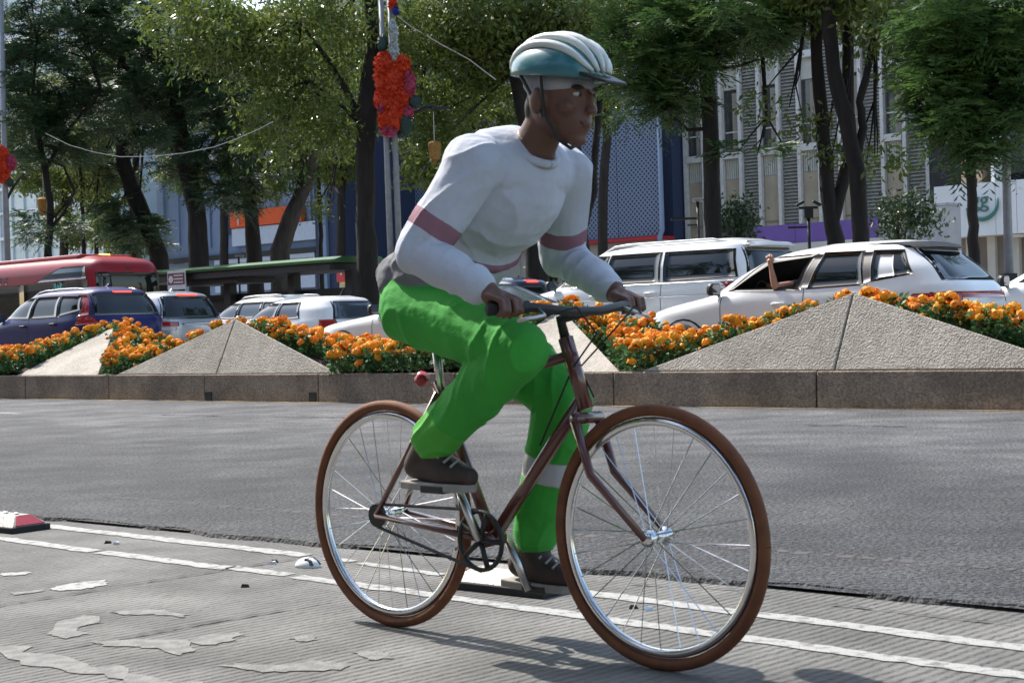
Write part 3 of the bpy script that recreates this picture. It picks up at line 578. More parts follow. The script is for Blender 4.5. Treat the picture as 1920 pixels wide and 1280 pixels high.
# --- white estate with rails
kW = [(z*.965, f, r, h) for z, f, r, h in kC]
car('white_estate', 'white estate car with aluminium roof rails under the green shelter', 'car', -19.6, 11.5, kW, 'white_paint', [[(.70, 1.11), (-.18, 1.09), (-.26, 1.44), (.20, 1.43)], [(-.26, 1.09), (-1.10, 1.10), (-1.06, 1.45), (-.34, 1.45)], [(-1.18, 1.11), (-1.75, 1.18), (-1.68, 1.42), (-1.14, 1.45)]], [(-.70, 1.10), (.70, 1.10), (.58, 1.46), (-.58, 1.46)], [([(.70, .95), (.90, .92), (.87, 1.08), (.78, 1.10)], 'tail_lamp')], mirror=(.85, 1.08, 'white_paint'), rails=(.0, -1.75, .58, .055, 'aluminium'), glass='glass_grey', wheels=(1.38, -1.32), wr=.35)
# --- dark SUV ahead of the large white one
car('dark_suv', 'dark blue SUV with its high brake light lit, ahead of the white SUV', 'car', -12.0, 10.6, kC, 'navy_paint', [[(.72, 1.15), (-.18, 1.13), (-.26, 1.50), (.20, 1.49)], [(-.26, 1.13), (-1.10, 1.14), (-1.06, 1.51), (-.34, 1.51)]], [(-.72, 1.14), (.72, 1.14), (.60, 1.50), (-.60, 1.50)], [([(.70, 1.0), (.90, .96), (.87, 1.14), (.78, 1.16)], 'tail_lamp')], brake=([(-.17, 1.57), (.17, 1.57), (.17, 1.615), (-.17, 1.615)], 'brake_on'), mirror=(.85, 1.12, 'navy_paint'), wheels=(1.38, -1.32), wr=.36)
# --- car cut by the right border
car('red_roofed_car', 'pale car with a red roof edge following the hatchback', 'car', 2.3, 7.2, [(z*1.07, f*1.08, r*1.08, h) for z, f, r, h in kH], 'white_paint', [[(.70, 1.06), (-.22, 1.05), (-.30, 1.40), (.14, 1.39)], [(-.30, 1.05), (-.98, 1.07), (-.90, 1.40), (-.38, 1.40)]], None, [], mirror=(.86, 1.03, 'trim'), wheels=(1.25, -1.25), wr=.31, extra=lambda p, b: [b.sidep('roof_edge', [(.66, 1.22), (.58, 1.22), (-.1, 1.465), (-.1, 1.49)], 'red_paint', p, .014, sg, nu=14, nv=2) for sg in (1, -1)] and b.shell('roof', 'red_paint', p, inset=-.006, zmin=1.47))
# --- red bus
kB = [(.30, 6.0, -6.0, 1.22), (.50, 6.0, -6.0, 1.25), (2.2, 6.0, -6.02, 1.25), (2.55, 6.0, -5.97, 1.22), (2.74, 5.9, -5.86, 1.12), (2.84, 5.8, -5.68, .98), (2.88, 5.5, -5.4, .80), (2.90, 5.2, -5.0, .5)]
tb = tx(210, 11.0)
p = thing('city_bus', 'red city bus with a black rear window and an amber lamp on its roof', 'bus', C(tb-5.2, 11.0, FARZ), CARYAW); B = Body(kB, 9.)
B.shell('body', 'red_bus', p)
B.rearp('rear_window', [(-1.0, 1.25), (1.0, 1.25), (.98, 2.44), (-.98, 2.44)], 'glass', p, .012, nu=16, nv=8)
B.sidep('side_glass', [(5.6, .95), (-3.0, .95), (-3.0, 2.22), (5.6, 2.22)], 'glass', p, .012, nu=30, nv=6)
B.sidep('side_glass', [(-3.02, .95), (-5.75, .95), (-5.75, 2.25), (-3.02, 2.22)], 'glass', p, .012, nu=12, nv=6)
B.sidep('quarter_glass', [(-3.5, 2.26), (-5.70, 2.28), (-5.62, 2.62), (-4.70, 2.62)], 'glass_grey', p, .012, nu=12, nv=6)
B.sidep('side_glass', [(5.6, .95), (-5.6, .95), (-5.6, 2.2), (5.6, 2.2)], 'glass', p, .012, -1, nu=30, nv=6)
for k in range(7):
    x = -2.2+k*.28; B.sidep('vent_slat', [(x, 2.27), (x+.09, 2.27), (x+.19, 2.36), (x+.10, 2.36)], 'trim', p, .008, nu=2, nv=2); B.sidep('vent_slat', [(x+.10, 2.36), (x+.19, 2.36), (x+.09, 2.45), (x, 2.45)], 'trim', p, .008, nu=2, nv=2)
mb = MB(); mb.box((-4.9, 0, 2.92), (.16, .30, .10)); mb.obj('roof_lamp', 'amber_on', p, bevel=.02)
mb = MB(); mb.box((-1.2, 0, 2.88), (7.6, 1.7, .16)); mb.obj('roof_unit', 'red_bus', p, bevel=.06)
mb = MB(); mb.box((-5.92, 0, 2.56), (.10, .10, .08)); mb.obj('camera_pod', 'trim', p, bevel=.02)
for sg in (1, -1): B.rearp('tail_lamp', [(sg*.95, .7), (sg*1.15, .7), (sg*1.15, 1.1), (sg*.95, 1.1)][::sg], 'tail_lamp', p, .015)
for x in (3.6, -3.2):
    for sg in (1, -1):
        w = MB(); w.lathe([(.3, -.14), (.48, -.14), (.5, -.08), (.5, .08), (.48, .14), (.3, .14)], (x, sg*1.12, .5), 24, 'y'); o = w.obj('wheel', 'rubber', p, True); w = MB(); w.lathe([(.1, -.15), (.29, -.13), (.29, .13), (.1, .15)], (x, sg*1.12, .5), 20, 'y'); o2 = w.obj('rim', 'aluminium', o, True)
# turquoise fan crest with a red centre on the side glass
em = []
for k in range(9):
    a = math.pi*(k+.5)/9; r1 = .44 if k % 2 else .36; c, s = math.cos(a), math.sin(a); q = [(-4.6+.20*math.cos(a+.17), 1.80+.20*math.sin(a+.17)), (-4.6+.20*math.cos(a-.17), 1.80+.20*math.sin(a-.17)), (-4.6+r1*math.cos(a-.13), 1.80+r1*math.sin(a-.13)), (-4.6+r1*math.cos(a+.13), 1.80+r1*math.sin(a+.13))]
    B.sidep('crest_ray', q, M.get('crest') or mat('crest', (.05, .30, .28), (.10, .38, .36), .5), p, .018, nu=2, nv=2)
B.sidep('crest_centre', [(-4.43, 1.80), (-4.77, 1.80), (-4.70, 1.98), (-4.50, 1.98)], 'sign_red', p, .018, nu=4, nv=3)
# ------------------------------------------------------------------ trees
def frond_quads(c, d, L, K=7, r=rng, droop=.35):
    n = len(c); d = d/np.linalg.norm(d, axis=1)[:, None]; a = np.cross(d, [0, 0, 1.]); a /= np.linalg.norm(a, axis=1)[:, None]+1e-6; up = np.cross(a, d)
    V = []
    for k in range(K):
        s = (k+.6)/K; base = c+d*(L*s)[:, None]-np.array([0, 0, 1.])*(droop*L*s*s)[:, None]; pl = (L*.36*(math.sin(math.pi*(s*.8+.15))))[:, None]
        for sg in (-1, 1):
            dirp = sg*a*.85+d*.5-np.array([0, 0, .25])+r.normal(0, .14, (n, 3)); w = (L*.040)[:, None]*(d*.9+up*.25)
            V.append(np.stack([base-w, base+dirp*pl*.5-w*1.25, base+dirp*pl, base+dirp*pl*.5+w*1.25], 1))
    V = np.concatenate(V, 0); return V
def leaf_quads(c, d, L, r=rng):
    n = len(c); d = d/np.linalg.norm(d, axis=1)[:, None]; a = np.cross(d, r.normal(0, 1, (n, 3))); a /= np.linalg.norm(a, axis=1)[:, None]+1e-6; L = L[:, None]
    return np.stack([c, c+d*L*.45+a*L*.20, c+d*L, c+d*L*.45-a*L*.20], 1)
def crown_mesh(blobs, kind, per, size, r):
    # blobs: (centre, radii, weight) -> clumps in the volume -> leaves round every clump
    out = []
    for cen, rad, w in blobs:
        n = max(2, int(per*w*(1.45 if kind == 'frond' else 1.0))); q = r.normal(0, 1, (n, 3)); q /= np.linalg.norm(q, axis=1)[:, None]; q *= (r.uniform(.05, 1, n)**.45)[:, None]
        cl = np.array(cen)+q*np.array(rad)
        for p, dq in zip(cl, q):
            if kind == 'frond':
                m = int(r.integers(14, 24)); dd = dq*.8+r.normal(0, .75, (m, 3)); dd[:, 2] = dd[:, 2]*.45+.08
                out.append(frond_quads(p+r.normal(0, .16, (m, 3))*[1, 1, .5], dd, r.uniform(.75, 1.2, m)*size, 7, r))
            else:
                m = int(r.integers(70, 120)); dd = dq*.4+r.normal(0, .8, (m, 3)); dd[:, 2] -= .55
                out.append(leaf_quads(p+r.normal(0, 1, (m, 3))*np.array([.30, .30, .20]), dd, r.uniform(.7, 1.3, m)*size, r))
    V = np.concatenate(out, 0); return npmesh('crown', V, np.arange(len(V)*4).reshape(-1, 4))
def tree(name, label, o, paths, blobs, kind, leafm, barkm, per=26, size=.42, seed=1, depth=2.2, group=None, up=2):
    """paths: [(pixel points, radii)], the first one starts at the ground; blobs: (px, py, rx_px, ry_px, weight) read at the trunk's distance"""
    r = np.random.default_rng(seed); px0, py0 = paths[0][0][0]; t = tx(px0, o, py0); base = C(t, o, WALKZ); Y = base[1]; s = F_PX/Y
    T = thing(name, label, 'tree', base, 0, group); tr = MB()
    for i, (pts, rad) in enumerate(paths):
        P = [at(x, y, Y+(0 if i == 0 else r.uniform(-.4, .4)*k/len(pts)))-base for k, (x, y) in enumerate(pts)]
        if i == 0: P = [np.array([P[0][0]*1.0, 0, -.1]), np.array([P[0][0], 0, .12])]+P; rad = [rad[0]*1.45, rad[0]*1.15]+list(rad)
        Q, RR = [], []
        for k in range(len(P)-1):                  # smooth the polyline
            for f in (0, .33, .66): Q.append(P[k]*(1-f)+P[k+1]*f+r.normal(0, .012, 3)*(k > 0)); RR.append((rad[k]*(1-f)+rad[k+1]*f)*(1+r.normal(0, .04)))
        Q.append(P[-1]); RR.append(rad[-1]); tr.tube(Q, RR, 10)
    B = []
    for (x, y, rx, ry, w) in blobs:
        c = at(x, y, Y+r.uniform(-.5, .5))-base; B.append((c, np.array([rx/s, max(depth*.5, min(depth, rx/s)), ry/s]), w))
    topz = max(b[0][2] for b in B); cx = np.mean([b[0][0] for b in B])
    for k in range(up): B.append((np.array([cx+r.normal(0, 1.), r.normal(0, .6), topz+2.0+1.6*k]), np.array([2.6-.5*k, 2.2-.4*k, 1.3]), .6))
    ends = [np.array(at(*pp[0][-1], Y))-base for pp in paths]
    for c, rad, w in B:                             # limbs into every part of the crown
        e = min(ends, key=lambda q: np.linalg.norm(q-c)); mid = (e+c)/2+r.normal(0, .15, 3)-np.array([0, 0, .1])
        tr.tube([e, mid, c], [.055, .04, .012], 6)
        for k in range(3):
            q = c+r.normal(0, .5, 3)*rad; tr.tube([mid, (mid+q)/2+r.normal(0, .1, 3), q], [.03, .02, .006], 5)
    tr.obj('trunk', barkm, T, True)
    link('crown', crown_mesh(B, kind, per, size, r), leafm, T); return T
tree('ash_tree', 'tall dark trunked ash tree beside the twin lamp post', 15.5, [([(690, 520), (686, 420), (684, 300), (690, 200), (700, 90), (690, -60)], [.30, .27, .26, .27, .20, .16]), ([(680, 240), (650, 170), (600, 90), (560, 40)], [.12, .09, .06, .03]), ([(700, 100), (745, 130), (800, 120)], [.10, .05, .03]), ([(684, 240), (640, 200), (580, 150)], [.07, .05, .03])],
     [(430, 90, 120, 90, 1.3), (560, 80, 110, 90, 1.2), (380, 40, 110, 60, .9), (600, 210, 70, 70, .55), (520, 200, 70, 50, .5), (820, 60, 90, 70, .9), (650, 20, 120, 50, .7), (860, 170, 70, 60, .5), (500, 260, 50, 40, .25), (790, 200, 60, 60, .4)], 'leaf', 'leaf_mid', 'bark_dark', per=34, size=.17, seed=3)
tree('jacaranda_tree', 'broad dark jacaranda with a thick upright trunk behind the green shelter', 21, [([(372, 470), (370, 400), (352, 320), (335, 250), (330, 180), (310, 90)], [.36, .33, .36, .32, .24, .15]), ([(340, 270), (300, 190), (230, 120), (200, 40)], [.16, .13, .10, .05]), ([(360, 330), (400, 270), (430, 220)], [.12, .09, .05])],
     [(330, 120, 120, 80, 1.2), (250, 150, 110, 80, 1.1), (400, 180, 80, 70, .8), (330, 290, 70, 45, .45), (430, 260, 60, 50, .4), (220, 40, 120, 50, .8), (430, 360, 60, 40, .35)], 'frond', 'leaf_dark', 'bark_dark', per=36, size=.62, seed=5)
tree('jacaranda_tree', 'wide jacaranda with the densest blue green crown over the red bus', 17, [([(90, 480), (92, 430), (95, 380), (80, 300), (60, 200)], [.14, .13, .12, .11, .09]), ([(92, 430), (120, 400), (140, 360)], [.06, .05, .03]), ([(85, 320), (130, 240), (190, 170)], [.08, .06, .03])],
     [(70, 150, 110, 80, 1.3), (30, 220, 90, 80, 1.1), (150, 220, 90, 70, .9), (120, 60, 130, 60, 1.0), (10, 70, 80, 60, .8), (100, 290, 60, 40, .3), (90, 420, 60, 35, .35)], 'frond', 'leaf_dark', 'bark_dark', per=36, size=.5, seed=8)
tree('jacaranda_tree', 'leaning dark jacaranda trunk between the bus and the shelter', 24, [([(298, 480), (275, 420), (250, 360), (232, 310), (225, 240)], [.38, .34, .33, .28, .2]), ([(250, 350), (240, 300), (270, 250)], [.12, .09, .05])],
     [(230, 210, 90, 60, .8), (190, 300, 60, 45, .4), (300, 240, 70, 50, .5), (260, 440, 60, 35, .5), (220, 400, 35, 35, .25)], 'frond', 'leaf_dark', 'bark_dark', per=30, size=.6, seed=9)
tree('cypress_tree', 'dark straight trunk in front of the orange sign', 25, [([(478, 480), (472, 420), (466, 340), (460, 260)], [.32, .28, .25, .2])], [(460, 290, 60, 60, .7), (440, 350, 50, 40, .4), (500, 330, 50, 40, .45)], 'frond', 'leaf_mid', 'bark_dark', per=30, size=.5, seed=11)
tree('cypress_tree', 'brown furrowed leaning trunk beside the orange sign', 23, [([(525, 470), (545, 410), (570, 350), (585, 290), (600, 200)], [.36, .30, .27, .24, .16])], [(560, 270, 70, 60, .7), (620, 240, 60, 60, .5), (540, 330, 45, 35, .35)], 'leaf', 'leaf_mid', 'bark_brown', per=26, size=.2, seed=12)
for k, (x, y1, lab) in enumerate(((157, 300, 'slender straight street tree behind the bus roof'), (181, 260, 'slender bent street tree rising over the bus lamp'), (602, 250, 'slender street tree beside the navy column'))):
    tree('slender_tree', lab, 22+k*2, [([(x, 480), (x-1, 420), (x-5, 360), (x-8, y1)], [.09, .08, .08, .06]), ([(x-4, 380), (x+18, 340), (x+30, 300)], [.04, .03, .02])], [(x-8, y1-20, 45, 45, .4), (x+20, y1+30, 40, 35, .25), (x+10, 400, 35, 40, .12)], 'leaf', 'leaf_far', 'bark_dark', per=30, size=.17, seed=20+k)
tree('jacaranda_tree', 'feathery jacaranda standing before the mullioned facade beside the blue screen', 16, [([(1338, 450), (1336, 380), (1332, 250), (1326, 150), (1330, 60)], [.20, .19, .18, .17, .12]), ([(1332, 130), (1380, 125), (1430, 110)], [.05, .04, .02]), ([(1334, 240), (1290, 245), (1240, 200)], [.05, .04, .02])],
     [(1330, 40, 180, 50, 1.2), (1240, 60, 100, 60, .8), (1230, 180, 85, 50, .75), (1430, 50, 80, 45, .6), (1290, 110, 60, 35, .35), (1180, 110, 50, 40, .3), (1420, 290, 70, 30, .05)], 'frond', 'leaf_bright', 'bark_dark', per=30, size=.56, seed=14)
tree('ash_tree', 'forked dark tree with two stems from one base before the purple hoarding', 17, [([(1566, 450), (1556, 400), (1548, 300), (1537, 180), (1530, 60), (1522, -50)], [.20, .17, .15, .14, .13, .10]), ([(1560, 420), (1580, 340), (1592, 260), (1590, 120), (1592, -40)], [.15, .14, .13, .13, .11])],
     [(1480, 200, 60, 50, .06), (1540, 10, 110, 35, .5), (1620, 20, 70, 40, .35), (1560, 290, 40, 40, .05)], 'leaf', 'leaf_mid', 'bark_dark', per=34, size=.18, seed=15)
tree('ash_tree', 'tall dark tree with a crooked branch beside the forked tree', 16.5, [([(1614, 455), (1611, 400), (1606, 320), (1585, 220), (1562, 130), (1552, 20), (1545, -60)], [.19, .17, .17, .17, .16, .14, .11]), ([(1603, 310), (1618, 240), (1612, 190), (1630, 120), (1642, 30)], [.10, .09, .08, .08, .05])],
     [(1660, 50, 70, 50, .35), (1700, 100, 60, 50, .2), (1540, -20, 90, 40, .4), (1640, 290, 40, 30, .06)], 'leaf', 'leaf_mid', 'bark_dark', per=34, size=.18, seed=16)
tree('jacaranda_tree', 'young bright green jacaranda in front of the white fascia', 14.5, [([(1826, 470), (1823, 400), (1820, 330), (1817, 280), (1812, 200)], [.10, .095, .09, .08, .06])],
     [(1800, 120, 90, 60, .9), (1765, 160, 50, 45, .35), (1880, 150, 70, 60, .7), (1870, 60, 80, 50, .7), (1795, 220, 50, 40, .4), (1870, 235, 60, 35, .38), (1780, 30, 70, 40, .45), (1830, 285, 35, 25, .18)], 'frond', 'leaf_bright', 'bark_dark', per=26, size=.62, seed=17)
tree('ash_tree', 'dark double trunked tree behind the cyclist', 19, [([(1090, 480), (1084, 420), (1078, 320), (1065, 180), (1050, 40)], [.26, .24, .22, .2, .14]), ([(1088, 450), (1112, 360), (1120, 240), (1130, 120)], [.13, .11, .10, .06])],
     [(960, 60, 110, 70, 1.1), (1080, 30, 120, 50, .9), (900, 120, 80, 60, .7), (1130, 160, 50, 50, .2), (840, 250, 60, 50, .4), (990, 160, 70, 50, .4)], 'leaf', 'leaf_mid', 'bark_dark', per=34, size=.18, seed=18)
tree('ash_tree', 'dark single trunk behind the cyclist next to the cream wall', 18, [([(1005, 480), (1000, 400), (990, 250), (960, 120)], [.30, .27, .24, .16])], [(930, 30, 120, 60, .9), (1000, 90, 80, 60, .5), (880, 20, 90, 50, .6)], 'leaf', 'leaf_mid', 'bark_dark', per=34, size=.18, seed=19)
# trees standing far behind, their crowns closing the gaps
for k, (x, o, bl) in enumerate(((120, 40, [(120, 330, 90, 60, 1), (60, 250, 90, 80, 1), (150, 420, 70, 40, .5)]), (250, 44, [(250, 200, 110, 110, 1.3), (200, 350, 70, 60, .7), (230, 440, 60, 40, .4)]), (420, 42, [(420, 180, 110, 110, 1.2), (520, 120, 90, 90, .9), (350, 320, 50, 50, .3)]), (640, 42, [(640, 160, 110, 110, 1.2), (760, 130, 100, 100, 1.0), (620, 290, 60, 50, .4)]), (880, 42, [(870, 200, 90, 90, .9), (980, 120, 110, 100, 1.0), (800, 300, 60, 60, .4)]), (1130, 42, [(1090, 150, 90, 90, .7), (1190, 30, 110, 60, .7)]))):
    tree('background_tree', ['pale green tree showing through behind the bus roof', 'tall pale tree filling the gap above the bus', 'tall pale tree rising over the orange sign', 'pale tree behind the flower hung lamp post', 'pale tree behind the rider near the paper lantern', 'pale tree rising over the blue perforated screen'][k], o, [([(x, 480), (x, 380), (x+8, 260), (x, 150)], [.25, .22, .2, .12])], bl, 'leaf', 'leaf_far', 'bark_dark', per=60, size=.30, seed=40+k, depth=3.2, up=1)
# shrubs
def shrub(label, px, py, o, rx, ry, seed, z0=WALKZ):
    r = np.random.default_rng(seed); t = tx(px, o, py); base = C(t, o, z0); Y = base[1]; s = F_PX/Y; c = at(px, py, Y)-base; T = thing('shrub', label, 'shrub', base); mb = MB()
    for k in range(7): q = c+r.normal(0, .45, 3)*np.array([rx/s, .5, ry/s]); mb.tube([(r.normal(0, .05), r.normal(0, .05), -.05), q*.5+r.normal(0, .08, 3), q], [.03, .02, .008], 5)
    mb.obj('stem', 'bark_dark', T); n = 34; q = r.normal(0, 1, (n, 3)); q /= np.linalg.norm(q, axis=1)[:, None]; q *= (r.uniform(.1, 1, n)**.4)[:, None]; cl = c+q*np.array([rx/s, .8, ry/s]); out = []
    for p_ in cl: m = 46; dd = r.normal(0, .8, (m, 3)); dd[:, 2] += .4; out.append(leaf_quads(p_+r.normal(0, .17, (m, 3)), dd, r.uniform(.10, .19, m), r))
    V = np.concatenate(out, 0); link('foliage', npmesh('foliage', V, np.arange(len(V)*4).reshape(-1, 4)), 'leaf_shrub', T)
shrub('rounded dark green shrub beside the grey block under the white fascia', 1695, 415, 20, 70, 45, 61)
shrub('thin shrub at the foot of the jacaranda before the purple hoarding', 1378, 420, 18, 26, 40, 62)
shrub('low shrub top showing behind the large white SUV bonnet', 1025, 508, 19, 20, 10, 63)

# unseen near-side trees behind the viewpoint, added and enlarged for the car window reflections
src = [o for o in COL.objects if o.name.startswith(('background_tree', 'jacaranda_tree')) and o.parent is None][:6]
for k in range(7):
    a = src[k % len(src)]; b = a.copy(); COL.objects.link(b); b.location = Vector(C(-38+k*8.5, -18-(k % 2)*3, 0)); b.rotation_euler = (0, 0, k*1.3); b.scale = (1.5, 1.5, 1.6); b['label'] = 'unseen tree added on the near pavement opposite the '+['bus', 'blue SUV', 'silver SUV', 'white saloon', 'large white SUV', 'white hatchback', 'red roofed car'][k]; b['group'] = 'unseen added trees of the near pavement'
    for ch in list(a.children): c = ch.copy(); COL.objects.link(c); c.parent = b
# ------------------------------------------------------------------ buildings (local x along the street, y away from it)
def building(name, label, o, px, py=400):
    t = tx(px, o, py); return thing(name, label, 'building', C(t, o, 0), UANG), t
def lbox(name, m, parent, x0, x1, y0, y1, z0, z1, bevel=0):
    mb = MB(); mb.box(((x0+x1)/2, (y0+y1)/2, (z0+z1)/2), (abs(x1-x0), abs(y1-y0), abs(z1-z0))); return mb.obj(name, m, parent, bevel=bevel)
def ltext(s, size, m, parent, x, y, z, name='lettering', squash=1.):
    me = text_mesh(s, size, .02); o = link(name, me, m, parent); o.rotation_euler = (math.radians(90), 0, 0); o.location = (x, y, z); o.scale = (squash, 1, 1); return o
# --- mullioned block on the right
O1 = 54.; B1, t1 = building('office_building', 'office block with white vertical mullions, beige panels and louvred bays', O1, 1252)
tR = tx(1740, O1, 400)-t1; nb = 13; sp = tR/nb
zA = hit(1369, 294, O1)[1]; zB = hit(1591, 111.5, O1)[1]; zR = hit(1502, 322, O1)[1]; z0 = hit(1300, 468, O1)[1]; storey = zB-zA+.55
lbox('wall', 'wall_grey', B1, -.3, tR+.3, .6, 14, .2, zB+storey*2+2); lbox('plinth', 'wall_cream', B1, -.3, tR+.3, .1, .59, .2, z0-.02)
for k in range(nb+1):
    x = k*sp; lbox('mullion', 'mullion', B1, x-.09, x+.09, .06, .34, z0, zB+storey*2)
def bay(x0, x1, k):
    for f in range(-1, 3):
        zs = zA+f*storey                                 # sill of this storey
        if f < 0: lo, hi = z0, zA
        else: lo, hi = zs, zs+storey
        if k % 2 == 0:                                   # louvred bay
            mb = MB(); n = int((hi-lo)/.17); mb.box(((x0+x1)/2, .50, (lo+hi)/2), (x1-x0-.02, .04, hi-lo))
            for i in range(n):
                z = lo+(i+.5)*(hi-lo)/n; mb.add([(x0+.01, .22, z-.075), (x1-.01, .22, z-.075), (x1-.01, .36, z+.075), (x0+.01, .36, z+.075), (x0+.01, .24, z-.085), (x1-.01, .24, z-.085), (x1-.01, .38, z+.065), (x0+.01, .38, z+.065)], [(0, 1, 2, 3), (7, 6, 5, 4), (0, 4, 5, 1), (3, 2, 6, 7)])
            mb.obj('louvre', 'louvre', B1)
        else:
            if f < 0:
                lbox('beige_panel', 'beige_panel', B1, x0, x1, .30, .55, lo, zR-.01)
                mb = MB()
                mb.box(((x0+x1)/2, .44, (zR+zA-.1)/2), (x1-x0, .2, zA-.1-zR))
                for i in range(7): xx = x0+(i+.5)*(x1-x0)/7; mb.box((xx, .32, (zR+zA-.1)/2), (.07, .06, zA-.12-zR))
                mb.obj('ribbed_panel', 'ribbed_panel', B1); lbox('transom', 'wall_taupe', B1, x0, x1, .26, .31, lo+(zR-lo)*.32, lo+(zR-lo)*.32+.09)
            else:
                wt = zs+storey-1.15; lbox('sill', 'mullion', B1, x0, x1, .02, .5, zs-.10, zs+.24)
                w = lbox('window', 'window_dark', B1, x0, x1, .42, .5, zs+.24, wt); mb = MB()
                for i in range(5): mb.box((x0+(x1-x0)*(.55+.09*i), .39, (zs+wt)/2), (.09, .04, wt-zs-.35))
                mb.obj('curtain', 'curtain', w); lbox('window_bar', 'mullion', w, x0, x1, .34, .38, zs+(wt-zs)*.36, zs+(wt-zs)*.36+.07)
                lbox('spandrel', 'ribbed_panel', B1, x0, x1, .28, .5, wt, zs+storey-.10)
for k in range(nb): bay(k*sp+.12, (k+1)*sp-.12, k)
# --- white fascia building beyond it
O2 = 50.; B2, t2 = building('shop_building', 'shop building with a white panelled fascia and green round logo', O2, 1752)
def L2(px, py): t, z = hit(px, py, O2); return t-t2, z
xr_ = tx(2300, O2, 400)-t2; zt = L2(1760, 350)[1]; zb = L2(1790, 445)[1]
lbox('wall', 'wall_taupe', B2, -1.0, xr_, 1.2, 12, .2, zb); lbox('upper_wall', 'black_gap', B2, -1.2, xr_, 2.6, 12, zb, zt+14)
xs = L2(1815, 300)[0]; x7 = L2(1776, 300)[0]
lbox('peach_pier', 'wall_peach', B2, x7, xs, 1.4, 2.59, zt-.6, zt+14); lbox('pier', 'fascia_white', B2, L2(1836, 300)[0], L2(1843, 300)[0], 1.2, 2.58, zt, zt+14)
for f in range(4): lbox('window_band', 'window_dark', B2, xs+.9, xr_-.4, 2.3, 2.58, zt+.5+f*3.4, zt+2.7+f*3.4)
npan = 13; wp = xr_/npan
for k in range(npan): lbox('fascia_panel', 'fascia_white', B2, k*wp+.01, (k+1)*wp-.01, 0, 1.1, zb, zt)
xg, zg = L2(1842, 384); ltext('gg', .95, 'sign_green', B2, xg-.1, -.06, zg+.2)
mb = MB(); mb.tube([(xg+.72*math.cos(a), -.08, zg+.1+.72*math.sin(a)) for a in np.linspace(math.radians(196), math.radians(372), 22)], [.03+.07*math.sin(math.pi*i/21) for i in range(22)], 8); mb.obj('logo_arc', 'sign_green', B2, True)
for px in (1795, 1835, 1880): x = L2(px, 470)[0]; lbox('pier', 'wall_cream', B2, x, x+.35, .9, 1.19, .2, zb-.02)
mb = MB(); mb.lathe([(.25, zb-.14), (.3, zb-.02)], (L2(1900, 440)[0], .6, 0), 14); mb.obj('downlight', 'sign_white', B2)
tg, zg2 = hit(1757, 388, 46); g = thing('concrete_block', 'plain grey concrete block standing beside the white fascia', 'block', C(tg, 46, .2), UANG); lbox('block', 'wall_grey', g, -.75, .75, -.6, .6, 0, zg2-.2, .02); lbox('cap', 'wall_grey', g, -.78, .78, -.63, .63, zg2-.198, zg2-.10)
# --- blue perforated screen
O3 = 52.; B3, t3 = building('screen_building', 'building wrapped in a blue perforated screen above cream walls', O3, 630)
def L3(px, py): t, z = hit(px, py, O3); return t-t3, z
x1 = L3(1238, 400)[0]; zb3 = L3(1150, 447)[1]
lbox('core', 'wall_navy', B3, 0, x1, 1.2, 14, .2, zb3+13); npn = 9
for k in range(npn): lbox('screen_panel', 'perforated', B3, k*x1/npn+.02, (k+1)*x1/npn-.02, 0, .12, zb3, zb3+12.8)
lbox('ledge', 'sign_red', B3, -.1, x1+.1, -.35, 1.1, zb3-.22, zb3-.05)
npc = 15
for k in range(npc): lbox('wall_panel', 'wall_cream', B3, k*x1/npc+.015, (k+1)*x1/npc-.015, .25, 1.19, .2, zb3-.23)
mb = MB(); mb.tube([(x1+.15, -.1, zb3+13), (x1+.15, -.1, zb3+.2), (x1+.1, -.25, zb3-.1), (x1+.1, -.1, .3)], .14, 10); mb.obj('downpipe', 'wall_blue', B3, True)
xa, za = L3(718, 502); lbox('sign_board', 'sign_white', B3, xa-1.3, xa+1.3, .08, .24, za-1.6, za+1.0)
ltext('Y.A', .95, 'steel_dark', B3, xa-.05, .05, za+.15, squash=.85); mb = MB()
for k in range(9): mb.box((xa-.75+k*.19, .05, za-.55), (.12, .05, .16))
mb.obj('small_lettering', 'steel_grey', B3)
# --- pale blue building with the orange sign
O4 = 46.; B4, t4 = building('blue_building', 'pale blue building with an orange banner and white lightboxes', O4, 405)
def L4(px, py): t, z = hit(px, py, O4); return t-t4, z
xe = L4(592, 400)[0]; xn = L4(640, 400)[0]; zw = L4(500, 470)[1]
xL = L4(285, 400)[0]
lbox('wall', 'wall_blue', B4, xL, xe, .4, 10, zw, zw+13); lbox('corner_column', 'wall_navy', B4, xe+.02, xn, -.1, 10, .2, zw+13); lbox('corner_strip', 'wall_blue', B4, xe+.5, xe+1.1, -.3, -.1, .5, zw+13)
for k in range(10): x = xL+(xe-xL)*(k+.5)/10; lbox('fin', 'wall_blue', B4, x-.06, x+.06, .26, .395, zw+.5, zw+13)
lbox('canopy_edge', 'steel_dark', B4, xL, xe, -.1, .39, zw-.3, zw-.01)
for a, b in ((402, 466), (490, 512), (540, 590)):
    x0, x1_ = L4(a, 500)[0], L4(b, 500)[0]; bx_ = lbox('lightbox', 'sign_light', B4, x0, x1_, .0, .35, zw-2.3, zw-.32); lbox('lightbox_frame', 'steel_grey', bx_, x0+.12, x1_-.12, -.02, -.004, zw-.62, zw-.58)
lbox('ground_floor', 'wall_blue', B4, xL, xe, .5, 10, .9, zw-.31); lbox('lower_band', 'beige_panel', B4, xL, xe, .2, .49, 1.2, 1.9); lbox('shop_front', 'window_dark', B4, xL, xe, .52, .7, .2, .89)
x0, zo = L4(433, 428); x1_, _ = L4(566, 405); zo2 = L4(433, 403)[1]
sgn = lbox('banner', 'sign_orange', B4, x0, x1_, -.06, .25, zo, zo2+.15); ltext('1 DE', 1.05, 'sign_white', B4, x0+1.6, -.08, (zo+zo2)/2+.05)
